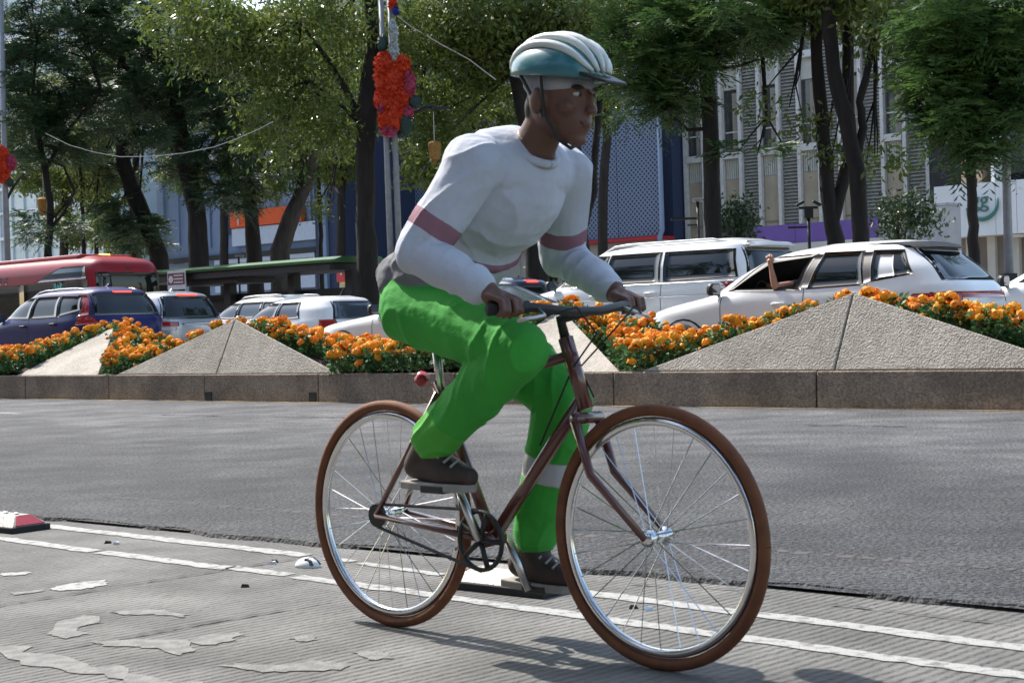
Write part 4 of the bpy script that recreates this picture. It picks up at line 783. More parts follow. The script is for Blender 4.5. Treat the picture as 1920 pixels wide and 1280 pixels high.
lbox('banner_panel', 'sign_light', B4, x0, x1_+1.5, .05, .3, zo-1.1, zo-.05); lbox('banner_end', 'wall_navy', B4, x0-.9, x0-.05, .1, .39, zo-.3, zo2+1.2)
# --- cream kiosk wall with a red sign between shelter and trunk
O5 = 40.; B5, t5 = building('cream_shop', 'cream shop front with a red and yellow sign beside the shelter post', O5, 632)
def L5(px, py): t, z = hit(px, py, O5); return t-t5, z
xz = L5(672, 520)[0]; z5 = L5(650, 490)[1]; lbox('wall', 'wall_cream', B5, 0, xz, 0, 4, .2, z5)
a, za_ = L5(634, 507); b, zc_ = L5(664, 527); lbox('red_sign', 'sign_red', B5, a, b, -.12, -.01, zc_, za_); ltext('4', .3, 'sign_white', B5, (a+b)/2-.2, -.15, za_-.2); lbox('yellow_strip', 'sign_yellow', B5, a+.3, b, -.12, -.01, zc_-.16, zc_-.01)
ltext('ART', .36, 'sign_white', B5, L5(575, 560)[0], -.3, L5(575, 561)[1]); ltext('Y A', .36, 'sign_white', B5, L5(606, 560)[0], -.3, L5(606, 560)[1])
lbox('name_board', 'wall_taupe', B5, L5(555, 560)[0], -.01, -.25, 0, L5(575, 568)[1], L5(575, 553)[1])
# --- far glass tower on the left
O6 = 78.; B6, t6 = building('glass_tower', 'pale glass building with white floor bands at the far end of the street', O6, -330)
xq = tx(215, O6, 420)-t6; lbox('curtain_wall', 'glass_tower', B6, 0, xq, .3, 16, .2, 40)
for k in range(14): lbox('floor_band', 'frame_white', B6, -.1, xq+.1, 0, .29, 1.2+k*2.7, 1.55+k*2.7)
for k in range(26): lbox('post', 'frame_white', B6, k*xq/26, k*xq/26+.14, .1, .295, .2, 40)
O7 = 85.; B7, t7 = building('pale_block', 'tall pale block glimpsed through the tree tops', O7, 215)
xq = tx(1245, O7, 300)-t7; lbox('wall', 'wall_grey', B7, 0, xq, .3, 14, .2, 32)
for f in range(8):
    for k in range(24): lbox('window', 'window_dark', B7, (k+.2)*xq/24, (k+.8)*xq/24, .2, .32, 3+f*3.6, 5.2+f*3.6)
# --- unseen block added to darken the reflections in bus and car glass
B8 = thing('unseen_building', 'unseen grey block added behind the near trees to darken reflections', 'building', C(-275, -42, 0), UANG); lbox('wall', 'wall_taupe', B8, 0, 320, -12, 0, 0, 20)
for f in range(5):
    for k in range(32): lbox('window', 'window_dark', B8, 2+k*9.9, 8+k*9.9, -.05, .06, 2+f*3.6, 4.6+f*3.6)
# ------------------------------------------------------------------ purple hoarding
th0, th1 = tx(1348, 44, 440), tx(1645, 44, 430); H = thing('purple_hoarding', 'purple hoarding panels on a pale base in front of the office block', 'hoarding', C(th0, 44, .2), UANG); zt = hit(1500, 419, 44)[1]-.2; zl = hit(1500, 455, 44)[1]-.2; n = 4; w = (th1-th0)/n
for k in range(n): lbox('hoarding_panel', 'purple', H, k*w+.01, (k+1)*w-.01, 0, .12, zl, zt)
lbox('base_wall', 'wall_cream', H, 0, th1-th0, -.1, .2, 0, zl-.01)
# ------------------------------------------------------------------ bus shelter
O = 15.5; tS = tx(666, O, 480); S = thing('bus_shelter', 'long green roofed bus shelter with dark posts behind the small white cars', 'bus shelter', C(tS, O, WALKZ), UANG)
zr = hit(600, 487, O)[1]-WALKZ; LEN = 26.
mb = MB(); out = []
prof = [(-.9, 0), (-.95, .07), (-.6, .16), (.9, .20), (1.2, .14), (1.2, .0)]
xsn = [0, -.08, -.3, -8, -LEN]; scl = [.82, .93, 1, 1, 1]
rings = [[(x, y*s_, zr-.14+z) for y, z in prof] for x, s_ in zip(xsn, scl)]
for k in range(len(rings)-1): mb.add(rings[k]+rings[k+1], [(i, (i+1) % 6, 6+(i+1) % 6, 6+i) for i in range(6)]+([tuple(range(6))] if k == 0 else []))
mb.obj('roof', 'green_roof', S)
lbox('soffit', 'steel_dark', S, -LEN, -.15, -.80, 1.0, zr-.34, zr-.15); lbox('soffit_unit', 'steel_dark', S, -7.0, -4.2, -.6, .8, zr-.5, zr-.345)
for px in (288, 335, 432, 552, 660): x = tx(px, O, 540)-tS; lbox('post', 'steel_dark', S, x-.13, x+.13, -.13, .13, 0, zr-.35)
for z0_, z1_, xa_, xb_ in ((1.55, 1.78, -LEN, -.1), (1.25, 1.7, -11.5, -5.5), (.95, 1.0, -LEN, -.1)): lbox('rail', 'steel_dark', S, xa_, xb_, .16, .24, z0_, z1_)
x = tx(381, O, 525)-tS; zs = hit(381, 525, O)[1]-WALKZ; sg = lbox('notice', 'sign_white', S, x-.42, x+.42, -.98, -.95, zs-.28, zs+.28); lbox('notice_field', 'sign_maroon', sg, x-.39, x+.39, -.985, -.981, zs-.14, zs+.20)
mb = MB(); mb.lathe([(.10, -.004), (.11, .004)], (x-.25, -.99, zs+.02), 18, 'y'); mb.obj('notice_symbol', 'sign_white', sg)
for k in range(3):
    mb = MB()
    for j in range(8): mb.box((x-.09+j*.055, -.99, zs+.13-k*.10), (.04, .006, .05))
    mb.obj('notice_line', 'sign_white', sg)
# ------------------------------------------------------------------ lamp posts and decorations
def deco(name, label, px, py, Y, s, parts):
    o = at(px, py, Y); D = thing(name, label, 'decoration', o)
    for (dx, dy, r, m, squash) in parts:
        mb = MB(); n = 28; ring = []
        for k in range(n): a = 2*math.pi*k/n; rr = r*(1+.05*math.cos(k*math.pi)+rng.normal(0, .03)); ring.append((dx+rr*math.cos(a), .0, dy+squash*rr*math.sin(a)))
        V = [(dx, -.16, dy)]+[(q[0]*1.0, -.02, q[2]) for q in ring]+[(dx+(q[0]-dx)*.62, -.12, dy+(q[2]-dy)*.62) for q in ring]+[(q[0], .10, q[2]) for q in ring]+[(dx, .12, dy)]
        F = [(0, 1+n+k, 1+n+(k+1) % n) for k in range(n)]+[(1+n+k, 1+k, 1+(k+1) % n, 1+n+(k+1) % n) for k in range(n)]+[(1+k, 1+2*n+k, 1+2*n+(k+1) % n, 1+(k+1) % n) for k in range(n)]+[(1+3*n, 1+2*n+(k+1) % n, 1+2*n+k) for k in range(n)]
        nm = {'deco_orange': 'flower_cluster', 'deco_pink': 'pink_flower', 'deco_dark': 'leaf', 'deco_white': 'white_ribbon', 'deco_blue': 'blue_flower'}[m]; core = MB().add([(a*s, b, c*s) for a, b, c in V], F).obj(nm, m, D)
        npet = int(26*r*s/.06*squash) if m != 'deco_dark' else 0                   # ruffled paper petals over the form
        if npet > 20:
            ph = rng.uniform(0, 2*math.pi, npet); q = np.sqrt(rng.uniform(0, 1.05, npet)); cen = np.stack([(dx+q*r*np.cos(ph))*s, -.03-.15*np.sqrt(np.clip(1-q*q, 0, 1))*np.where(rng.random(npet) > .2, 1, -.8), (dy+squash*q*r*np.sin(ph))*s], 1); a1 = rng.normal(0, 1, (npet, 3)); a1 /= np.linalg.norm(a1, axis=1)[:, None]; a2 = np.cross(a1, rng.normal(0, 1, (npet, 3))); a2 /= np.linalg.norm(a2, axis=1)[:, None]; w = rng.uniform(.03, .06, (npet, 1))
            VV = np.stack([cen-a1*w, cen+a2*w, cen+a1*w, cen-a2*w], 1); link('petals', npmesh('petals', VV, np.arange(4*npet).reshape(-1, 4)), m, core)['kind'] = 'stuff'
    return D
tp = tx(742, 14.5, 520); bp_ = C(tp, 14.5, WALKZ); Y = bp_[1]; s = F_PX/Y
L_ = thing('lamp_post', 'twin grey pipe lamp post hung with orange flowers', 'lamp post', bp_); zt = at(735, -60, Y)[2]-WALKZ
for dx in (-.10, .12): mb = MB(); mb.tube([(dx, 0, -.05), (dx-.02, 0, zt*.5), (dx-.05, 0, zt)], [.085, .075, .065], 12); mb.obj('pole', 'steel_grey', L_, True)
def rel(px, py, base, Yd): return at(px, py, Yd)-base
pts = [rel(748, 255, bp_, Y), rel(756, 238, bp_, Y), rel(775, 212, bp_, Y), rel(800, 200, bp_, Y), rel(815, 201, bp_, Y)]; mb = MB(); mb.tube(pts, [.06, .06, .055, .05, .045], 8); mb.obj('arm', 'steel_dark', L_, True)
c = rel(830, 203, bp_, Y); mb = MB(); mb.hexa([c+np.array(q) for q in ((-.30, -.12, -.03), (.28, -.04, -.02), (.28, .04, -.02), (-.30, .12, -.03))], [c+np.array(q) for q in ((-.25, -.08, .06), (.2, -.02, .02), (.2, .02, .02), (-.25, .08, .06))]); mb.obj('luminaire', 'steel_dark', L_)
P = [(-2, 0, 32, 'deco_orange', 1.1), (-14, -26, 24, 'deco_orange', 1), (14, -20, 22, 'deco_orange', 1), (-14, 40, 21, 'deco_orange', 1.1), (14, 38, 19, 'deco_orange', 1.), (-8, -62, 24, 'deco_orange', 1.1), (2, -45, 24, 'deco_orange', 1), (-5, 15, 32, 'deco_orange', 1), (29, 0, 12, 'deco_pink', 2.2), (-24, -42, 8, 'deco_pink', 1.3), (-12, -84, 15, 'deco_pink', .8), (26, -50, 9, 'deco_pink', 1.2), (38, -32, 13, 'deco_dark', 1.), (20, -72, 12, 'deco_dark', 1.9), (-18, 78, 10, 'deco_dark', 1.8)]
deco('flower_garland', 'big orange and pink paper marigold cluster on the twin lamp post', 738, 160, Y-.25, 1/s, P)
deco('ribbon_drop', 'white fluffy streamer with orange and blue tip above the marigold cluster', 738, 70, Y-.22, 1/s, [(0, -30, 9, 'deco_white', 2.6), (0, 10, 8, 'deco_white', 3.), (0, 62, 8, 'deco_orange', 1.4), (5, 48, 6, 'deco_blue', 1.2)])
def lantern(label, px, py, Y, k=1.):
    T = thing('paper_lantern', label, 'lantern', at(px, py, Y)); s = Y/F_PX*k; mb = MB()
    n = 12; prof = [(7, 20), (12, 16), (12, 8), (10, -8), (8, -14)]; mb.lathe([(r*s, z*s) for r, z in prof[::-1]], (0, 0, 0), n); mb.obj('shade', 'lantern', T)
    mb = MB(); mb.tube([(0, 0, 19*s), (0, 0, 75*s)], .012, 5); mb.obj('cord', 'rope', T); mb = MB()
    for q in (-3, 0, 3): mb.tube([(q*s, 0, -13*s), (q*s*.4, 0, -24*s)], .02, 5)
    mb.obj('tassel', 'lantern', T)
lantern('orange paper lantern hanging from the twin lamp post arm', 815, 285, Y); 
tq = tx(14, 15, 480); bq = C(tq, 15, WALKZ); Yq = bq[1]; L3_ = thing('lamp_post', 'grey lamp post hung with a red flower cluster beside the bus', 'lamp post', bq); mb = MB(); mb.tube([(0, 0, -.05), rel(10, 360, bq, Yq), rel(0, -60, bq, Yq)], [.11, .10, .09], 12); mb.obj('pole', 'steel_grey', L3_, True); mb = MB(); mb.tube([rel(10, 380, bq, Yq), rel(25, 350, bq, Yq), rel(45, 325, bq, Yq)], .05, 8); mb.obj('arm', 'steel_dark', L3_, True)
deco('flower_garland', 'red paper marigold cluster on the lamp post beside the bus', 8, 310, Yq-.25, Yq/F_PX, [(-4, 0, 18, 'deco_orange', 1.2), (-8, 22, 16, 'deco_orange', 1), (-3, -22, 12, 'deco_orange', 1), (14, 4, 8, 'deco_pink', 1.7), (8, -32, 7, 'deco_dark', 1.2)])
lantern('orange paper lantern hanging among the leaves above the bus', 82, 390, Yq+4)
mb = MB(); Yc = 36.; pts = [at(x, y, Yc+k*.15) for k, (x, y) in enumerate(((85, 250), (130, 272), (175, 285), (225, 294), (290, 293), (345, 287), (400, 276), (440, 262), (490, 240), (512, 228)))]; mb.tube(pts, .009, 6); tag(mb.obj('light_cable', 'rope'), 'pale cable looping between the trees above the bus', 'cable')
mb = MB(); pts = [at(x, y, Y+.3) for x, y in ((742, 28), (770, 50), (830, 85), (880, 112), (930, 150))]; mb.tube(pts, .015, 6); tag(mb.obj('light_cable', 'rope'), 'thin pale cable running from the twin lamp post behind the helmet', 'cable')
def spot_post(label, px, o, ytop, kind):
    t = tx(px, o, 440); b = C(t, o, WALKZ); Yd = b[1]; T = thing('lamp_post', label, 'lamp post', b); zt = at(px, ytop, Yd)[2]-WALKZ; mb = MB(); mb.tube([(0, 0, 0), (0, 0, zt)], .04, 10); mb.obj('pole', 'steel_dark', T, True)
    if kind == 2:
        lbox('junction_box', 'steel_dark', T, -.10, .10, -.08, .08, zt-.22, zt); lbox('cross_bar', 'steel_dark', T, -.22, .22, -.03, .03, zt+.001, zt+.06)
        for sg in (-1, 1): mb = MB(); a = sg*.5; R = [[math.cos(a), 0, math.sin(a)], [0, 1, 0], [-math.sin(a), 0, math.cos(a)]]; mb.box((sg*.20, 0, zt+.13), (.22, .18, .07), R); mb.obj('floodlight', 'steel_dark', T, bevel=.02)
        lbox('side_arm', 'steel_dark', T, -.5, -.04, -.025, .025, zt-.45, zt-.40)
    else:
        lbox('floodlight', 'steel_grey', T, -.12, .20, -.1, .1, zt, zt+.08, .02); lbox('side_arm', 'steel_dark', T, -.70, -.04, -.03, .03, zt-.46, zt-.40); lbox('bracket', 'steel_dark', T, -.28, -.04, -.02, .02, zt-.62, zt-.58)
spot_post('dark post with two tilted floodlights before the purple hoarding', 1517, 19, 392, 2)
spot_post('dark post with a flat lamp head and long side arm beside the jacaranda', 1310, 20, 378, 1)
spot_post('small dark post with a flat lamp head above the green shelter roof', 446, 24, 482, 1)
t = tx(1890, 16, 440); b = C(t, 16, WALKZ); T = thing('lamp_post', 'tall plain grey post in front of the white fascia', 'lamp post', b); mb = MB(); Yd = b[1]; mb.tube([(0, 0, 0), at(1889, 400, Yd)-b, at(1886, 280, Yd)-b, at(1880, -40, Yd)-b], [.10, .085, .08, .07], 12); mb.obj('pole', 'steel_grey', T, True); mb = MB(); mb.tube([at(1887, 300, Yd)-b, at(1905, 302, Yd)-b, at(1925, 306, Yd)-b], [.05, .05, .06], 8); mb.obj('arm', 'steel_dark', T, True); lbox('base_sleeve', 'steel_dark', T, -.12, .12, -.12, .12, 0, 1.3)
# ------------------------------------------------------------------ lane separators, stud, debris
SEPZ = -.012
def separator(label, px, py, L=.42):
    p = gnd(px, py, SEPZ); T = thing('lane_separator', label, 'lane separator', p, math.atan2(ad[1], ad[0]), 'metal lane separators'); h, w, H1, H2 = L/2, .105, .028, .075
    def ring(x, y, z): return [(-x, -y, z), (x, -y, z), (x, y, z), (-x, y, z)]
    mb = MB(); mb.hexa(ring(h, w, 0), ring(h, w, H1)); mb.obj('rubber_base', 'rubber', T, bevel=.004)
    mb = MB(); mb.hexa(ring(h-.004, w-.004, H1), ring(h-.075, w-.065, H2)); mb.obj('metal_cover', 'sep_metal', T, bevel=.004)
    for sg in (1, -1):
        a, b = np.array([sg*(h-.010), 0, H1+.004]), np.array([sg*(h-.068), 0, H2-.004]); n = np.array([sg*.05, 0, .06]); n = n/np.linalg.norm(n)*.004; q = [a+[0, -w+.026, 0]+n, a+[0, w-.026, 0]+n, b+[0, w-.068, 0]+n, b+[0, -w+.068, 0]+n]
        MB().hexa([x-2*n for x in q], q).obj('red_reflector', 'reflector_red', T)
    for x in (-.09, .0, .09): mb = MB(); mb.lathe([(.011, H2-.002), (.013, H2+.007), (.006, H2+.010)], (x, 0, 0), 8); mb.obj('bolt', 'chrome', T)
separator('metal topped lane separator with a red end beneath the cyclist', 962, 1104)
separator('metal topped lane separator with a red end cut by the picture border', 12, 991, .42)
p = gnd(577, 1062, SEPZ); T = thing('road_stud', 'white oval road stud with a dark reflector between the painted lines', 'road stud', p, math.atan2(ad[1], ad[0])); mb = MB(); mb.lathe([(.055, 0), (.052, .012), (.04, .026), (.02, .034), (.004, .036)], (0, 0, 0), 20); o = mb.obj('shell', 'fascia_white', T, True); o.scale = (1., .8, 1)
mb = MB(); mb.hexa([(.012, -.030, .014), (.050, -.026, .010), (.050, .026, .010), (.012, .030, .014)], [(.010, -.026, .036), (.036, -.020, .027), (.036, .020, .027), (.010, .026, .036)]); mb.obj('reflector', 'trim', T)
for k, (x, y, m) in enumerate(((203, 1018, 'trim'), (219, 1020, 'sign_white'), (515, 1054, 'trim'), (512, 1057, 'sign_white'), (1188, 1140, 'trim'), (1217, 1143, 'aluminium'), (460, 1100, 'trim'), (1090, 1140, 'trim'), (1374, 1165, 'trim'))):
    p = gnd(x, y, SEPZ); mb = MB(); r = .010; mb.hexa([(-r*1.6, -r, 0), (r*1.6, -r*.8, 0), (r*1.4, r, 0), (-r*1.2, r*.9, 0)], [(-r, -r*.6, r*1.3), (r, -r*.5, r), (r*.8, r*.7, r*1.2), (-r*.8, r*.6, r)]); o = mb.obj('debris_chip', m); o.location = Vector(p); tag(o, ['black plastic chip beside the left separator', 'white chip next to a black one on the lane', 'black chip beside the road stud', 'white chip beside the road stud', 'small black bolt on the lane past the long separator', 'shiny metal scrap past the long separator', 'lone black speck in the middle of the worn lane', 'black speck at the red end of the long separator', 'black speck between the two white lines'][k], 'debris')
# ------------------------------------------------------------------ bicycle (local: x ahead from the rear axle, y to the left, z up)
RW = gnd(738, 1174, SEPZ); FW = gnd(1240, 1256, SEPZ); hd = (FW-RW)/np.linalg.norm(FW-RW); WB = float(np.linalg.norm(FW-RW)); BYAW = math.atan2(hd[1], hd[0]); WRD = .343
bike = thing('bicycle', 'reddish brown city bicycle with brown tyres ridden along the lane', 'bicycle', RW, BYAW)
BB = np.array([.43, 0, .298]); SEAT = np.array([.22, 0, .88]); HEADT = np.array([WB-.285, 0, .84]); HEADB = np.array([WB-.235, 0, .70]); FA = np.array([WB, 0, WRD]); RA = np.array([0, 0, WRD]); BAR = np.array([WB-.215, 0, .93])
mb = MB(); mb.tube([BB, SEAT-[0, 0, .14]], .017, 10); mb.tube([SEAT-[-.008, 0, .18], HEADT-[.005, 0, .03]], .015, 10); mb.tube([BB, HEADB], .019, 10); mb.tube([HEADB-[-.01, 0, .03], HEADT+[-.005, 0, .02]], .021, 12)
for y in (.055, -.055): mb.tube([BB+[0, y*.6, 0], RA+[0, y, 0]], .010, 8); mb.tube([SEAT-[-.02, -y*.3, .17], RA+[0, y, 0]], .009, 8)
mb.lathe([(.022, -.035), (.022, .035)], BB, 12, 'y'); mb.obj('frame', 'bike_frame', bike, True)
mb = MB()
for y in (.05, -.05): mb.tube([HEADB+[.012, y, -.06], HEADB+[.06, y, -.2], FA+[0, y, 0]], [.014, .012, .010], 8)
mb.tube([HEADB+[.012, -.055, -.055], HEADB+[.012, .055, -.055]], .016, 8); mb.obj('fork', 'bike_frame', bike, True)
mb = MB(); mb.tube([SEAT-[-.02, 0, .17], SEAT+[0, 0, -.02]], .013, 10); mb.obj('seat_post', 'aluminium', bike, True)
mb = MB(); mb.hexa([SEAT+np.array(q) for q in ((-.13, -.07, 0), (-.13, .07, 0), (.02, .035, 0), (.14, .014, 0), (.14, -.014, 0), (.02, -.035, 0))], [SEAT+np.array(q) for q in ((-.12, -.06, .05), (-.12, .06, .05), (.02, .03, .045), (.13, .012, .04), (.13, -.012, .04), (.02, -.03, .045))]); mb.obj('saddle', 'trim', bike, bevel=.012)
mb = MB(); mb.tube([HEADT+[0, 0, .0], HEADT+[-.02, 0, .07], BAR], .015, 10); mb.obj('stem', 'trim', bike, True)
mb = MB(); mb.tube([BAR+[-.07, .29, .01], BAR+[-.03, .20, .015], BAR+[0, .06, 0], BAR+[0, -.06, 0], BAR+[-.03, -.20, .015], BAR+[-.07, -.29, .01]], .013, 10); bar = mb.obj('handlebar', 'trim', bike, True)
for sg in (1, -1): mb = MB(); mb.tube([BAR+[-.075, sg*.30, .01], BAR+[-.035, sg*.19, .015]], .017, 10); mb.obj('grip', 'rubber', bar, True); mb = MB(); mb.tube([BAR+[-.02, sg*.17, .01], BAR+[.03, sg*.20, -.01], BAR+[.0, sg*.27, -.02]], .006, 6); mb.obj('brake_lever', 'aluminium', bar, True)
for A in (RA, FA):
    tor = lambda R, r, n=64, m=10: MB().tube([A+[R*math.cos(a), 0, R*math.sin(a)] for a in np.linspace(0, 2*math.pi, n+1)], r, m, False)
    w = tor(WRD-.016, .016).obj('wheel', 'tyre_brown', bike, True); rim = MB()
    rim.tube([A+[(WRD-.045)*math.cos(a), 0, (WRD-.045)*math.sin(a)] for a in np.linspace(0, 2*math.pi, 65)], .012, 8, False); rim.obj('rim', 'chrome', w, True)
    hb = MB(); hb.lathe([(.018, -.05), (.026, -.03), (.014, -.02), (.014, .02), (.026, .03), (.018, .05)], A, 14, 'y'); hb.obj('hub', 'chrome', w, True); sp = MB()
    for k in range(28):
        a = 2*math.pi*k/28; b = a+(.35 if k % 2 else -.35); s = .028 if (k//2) % 2 else -.028; sp.tube([A+[.022*math.cos(b), s, .022*math.sin(b)], A+[(WRD-.055)*math.cos(a), 0, (WRD-.055)*math.sin(a)]], .0016, 4, False)
    sp.obj('spokes', 'chrome', w)
for sg in (1, -1): mb = MB(); mb.tube([BAR+[.03, sg*.20, -.01], BAR+[.07, sg*.12, .01], BAR+[.06, sg*.03, -.06], HEADT+[.03, sg*.015, -.06], (HEADB+[.03, sg*.01, .0]) if sg > 0 else (HEADB*.6+BB*.4+[0, -.022, .03])], .0028, 6); mb.obj('brake_cable', 'rubber', bike, True)
CR = .165; aR = math.radians(112); cranks = {}
mb = MB(); mb.tube([BB+[.082*math.cos(a), -.052, .082*math.sin(a)] for a in np.linspace(0, 2*math.pi, 41)], .007, 6, False); [mb.tube([BB+[0, -.052, 0], BB+[.082*math.cos(a), -.052, .082*math.sin(a)]], .008, 6) for a in np.linspace(0, 2*math.pi, 6)[:-1]]; ch = mb.obj('chainring', 'steel_dark', bike, True); mb = MB()
mb.lathe([(.035, -.056), (.035, -.046)], RA, 16, 'y'); mb.obj('sprocket', 'steel_dark', bike)
mb = MB(); mb.tube([RA+[0, -.052, .034], BB+[0, -.052, .086]], .005, 6); mb.tube([RA+[0, -.052, -.034], BB+[0, -.052, -.086]], .005, 6); mb.obj('chain', 'steel_dark', bike)
for sg, a in ((-1, aR), (1, aR+math.pi)):
    e = BB+np.array([CR*math.cos(a), sg*.075, CR*math.sin(a)]); cranks[sg] = e+np.array([0, sg*.06, 0]); mb = MB(); mb.tube([BB+[0, sg*.055, 0], e], [.014, .011], 8); mb.obj('crank', 'aluminium', bike, True); mb = MB(); mb.box(cranks[sg], (.09, .09, .022)); mb.obj('pedal', 'trim', bike, bevel=.004)
mb = MB(); mb.tube([SEAT+[-.05, .0, -.12], SEAT+[-.07, 0, -.14]], .02, 8); mb.obj('rear_light', 'reflector_red', bike, True)
# ------------------------------------------------------------------ people: closed forms fused into one skin
def ell(c, r, R=None, nu=20, nv=12):
    V = []; Fs = []
    for j in range(nv+1):
        ph = math.pi*j/nv
        for i in range(nu): th = 2*math.pi*i/nu; q = np.array([r[0]*math.sin(ph)*math.cos(th), r[1]*math.sin(ph)*math.sin(th), r[2]*math.cos(ph)]); V.append((np.array(R)@q if R is not None else q)+np.array(c))
    for j in range(nv):
        for i in range(nu): Fs.append((j*nu+i, (j+1)*nu+i, (j+1)*nu+(i+1) % nu, j*nu+(i+1) % nu))
    return V, Fs
class Figure:
    def __init__(s): s.mb = MB(); s.seg = []
    def cap(s, a, b, ra, rb, lab):
        a, b = np.array(a, float), np.array(b, float); s.seg.append((a, b, ra, rb, lab)); n = 8; P = [a+(b-a)*k/n for k in range(n+1)]; s.mb.tube(P, [ra+(rb-ra)*k/n for k in range(n+1)], 18)
        for p, r in ((a, ra), (b, rb)): s.mb.add(*ell(p, (r, r, r)))
    def ball(s, c, r, lab, R=None): s.seg.append((np.array(c, float), np.array(R) if R is not None else np.eye(3), np.array(r, float), None, lab)); s.mb.add(*ell(c, r, R))
    def build(s, name, parent, voxel, order, smooth=6, folds=()):
        me = bpy.data.meshes.new(name); me.from_pydata(s.mb.v, [], s.mb.f); o = bpy.data.objects.new(name, me); COL.objects.link(o)
        m = o.modifiers.new('r', 'REMESH'); m.mode = 'VOXEL'; m.voxel_size = voxel; m.use_smooth_shade = True; m2 = o.modifiers.new('s', 'SMOOTH'); m2.factor = .5; m2.iterations = smooth
        dg = bpy.context.evaluated_depsgraph_get(); me2 = bpy.data.meshes.new_from_object(o.evaluated_get(dg)); bpy.data.objects.remove(o)
        for k in order: me2.materials.append(M[k])
        P = np.array([p.center for p in me2.polygons]); best = np.full(len(P), 1e9); idx = np.zeros(len(P), int)
        for a, b, ra, rb, lab in s.seg:
            if rb is None:
                q = (P-a)@b; k = np.linalg.norm(q/ra, axis=1)+1e-9; dist = np.linalg.norm(q, axis=1)*(1-1/k); w = dist < best; best[w] = dist[w]; idx[w] = order.index(lab); continue
            d = b-a; tt = np.clip(((P-a)@d)/max(d@d, 1e-9), 0, 1); q = a+tt[:, None]*d; dist = np.linalg.norm(P-q, axis=1)-(ra+(rb-ra)*tt); w = dist < best; best[w] = dist[w]; idx[w] = order.index(lab)
        bm = bmesh.new(); bm.from_mesh(me2); bm.faces.ensure_lookup_table(); nb_ = {}      # clean seams between the cloths
        for e in bm.edges:
            if len(e.link_faces) == 2 and idx[e.link_faces[0].index] != idx[e.link_faces[1].index]:
                p, q = e.verts; nb_.setdefault(p, []).append(q); nb_.setdefault(q, []).append(p)
        for it in range(14):
            new = {p: (p.co+sum((q.co for q in qs), Vector())/len(qs))/2 for p, qs in nb_.items() if len(qs) > 1}
            for p, c_ in new.items(): p.co = c_
        bm.to_mesh(me2); bm.free()
        me2.polygons.foreach_set('material_index', idx.astype(np.int32)); me2.polygons.foreach_set('use_smooth', [True]*len(me2.polygons)); me2.update()
        if folds:                                       # creases of loose cloth
            from mathutils import noise
            n = len(me2.vertices); co = np.empty(n*3, np.float32); me2.vertices.foreach_get('co', co); co = co.reshape(-1, 3); nv = np.empty(n*3, np.float32); me2.vertices.foreach_get('normal', nv); nv = nv.reshape(-1, 3)
            cl = np.zeros(n, bool); lo = np.zeros(me2.attributes.domain_size('CORNER'), np.int32); me2.loops.foreach_get('vertex_index', lo); pi = np.repeat(idx, [p.loop_total for p in me2.polygons]); ok = np.isin(pi, [order.index(k) for k in folds]); cl[lo[ok]] = True
            for i in np.nonzero(cl)[0]:
                x, y, z = map(float, co[i]); w = noise.noise((x*3, y*3, z*3)); f = 1-abs(noise.noise(((x-z*.6)*13+w*2.5, y*9, (z+x*.5)*5)))*2; f2 = 1-abs(noise.noise((x*27, y*22+w, (z+x)*13)))*2; co[i] += nv[i]*(.0065*f*abs(f)+.0008*f2+.008*w)
            me2.vertices.foreach_set('co', co.ravel())
        return link(name, me2, None, parent)
rider = thing('person', 'cyclist in bright green trousers and a pale shirt with a helmet leaning over the handlebar', 'person', RW, BYAW); Fg = Figure()
hipc = np.array([.215, 0, .985]); chest = np.array([.53, 0, 1.265]); neck = np.array([.635, 0, 1.39]); headc = np.array([.735, 0, 1.505])
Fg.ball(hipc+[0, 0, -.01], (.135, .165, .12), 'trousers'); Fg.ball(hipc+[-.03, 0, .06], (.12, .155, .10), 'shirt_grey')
tilt = math.atan2(chest[0]-hipc[0], chest[2]-hipc[2]); ct, st_ = math.cos(tilt), math.sin(tilt); RT = [[ct, 0, st_], [0, 1, 0], [-st_, 0, ct]]
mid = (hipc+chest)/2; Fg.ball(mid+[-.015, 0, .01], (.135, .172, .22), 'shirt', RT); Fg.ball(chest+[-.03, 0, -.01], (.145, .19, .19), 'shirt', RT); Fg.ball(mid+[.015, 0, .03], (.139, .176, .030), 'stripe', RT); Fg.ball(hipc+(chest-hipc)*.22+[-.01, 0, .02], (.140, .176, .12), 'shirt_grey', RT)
Fg.ball(chest+[.045, 0, .075], (.115, .205, .085), 'shirt', RT)
Fg.cap(neck-[.04, 0, .06], neck+[.04, 0, .05], .062, .056, 'skin')
th_ = math.radians(9); RH = np.array([[math.cos(th_), 0, math.sin(th_)], [0, 1, 0], [-math.sin(th_), 0, math.cos(th_)]])
hp = lambda x, y, z: headc+RH@np.array([x, y, z])
def hb(x, y, z, r, lab): Fg.ball(hp(x, y, z), r, lab, RH)
hb(0, 0, 0, (.098, .078, .112), 'skin'); hb(.035, 0, -.06, (.066, .057, .062), 'skin'); hb(.068, 0, -.108, (.026, .03, .020), 'skin'); hb(.103, 0, -.010, (.014, .010, .030), 'skin'); hb(.112, 0, -.030, (.015, .017, .011), 'skin')
hb(.070, 0, -.050, (.030, .038, .040), 'skin'); hb(.094, 0, -.061, (.012, .023, .0065), 'lips'); hb(.092, 0, -.072, (.012, .020, .0065), 'lips')
for sg in (1, -1):
    hb(-.010, sg*.083, -.016, (.026, .016, .036), 'skin'); hb(.0845, sg*.032, .028, (.0135, .026, .0055), 'hair'); hb(.060, sg*.044, -.026, (.028, .026, .024), 'skin')
hb(-.062, 0, -.030, (.042, .060, .062), 'hair')
hb(-.012, 0, .034, (.108, .086, .052), 'bandana')
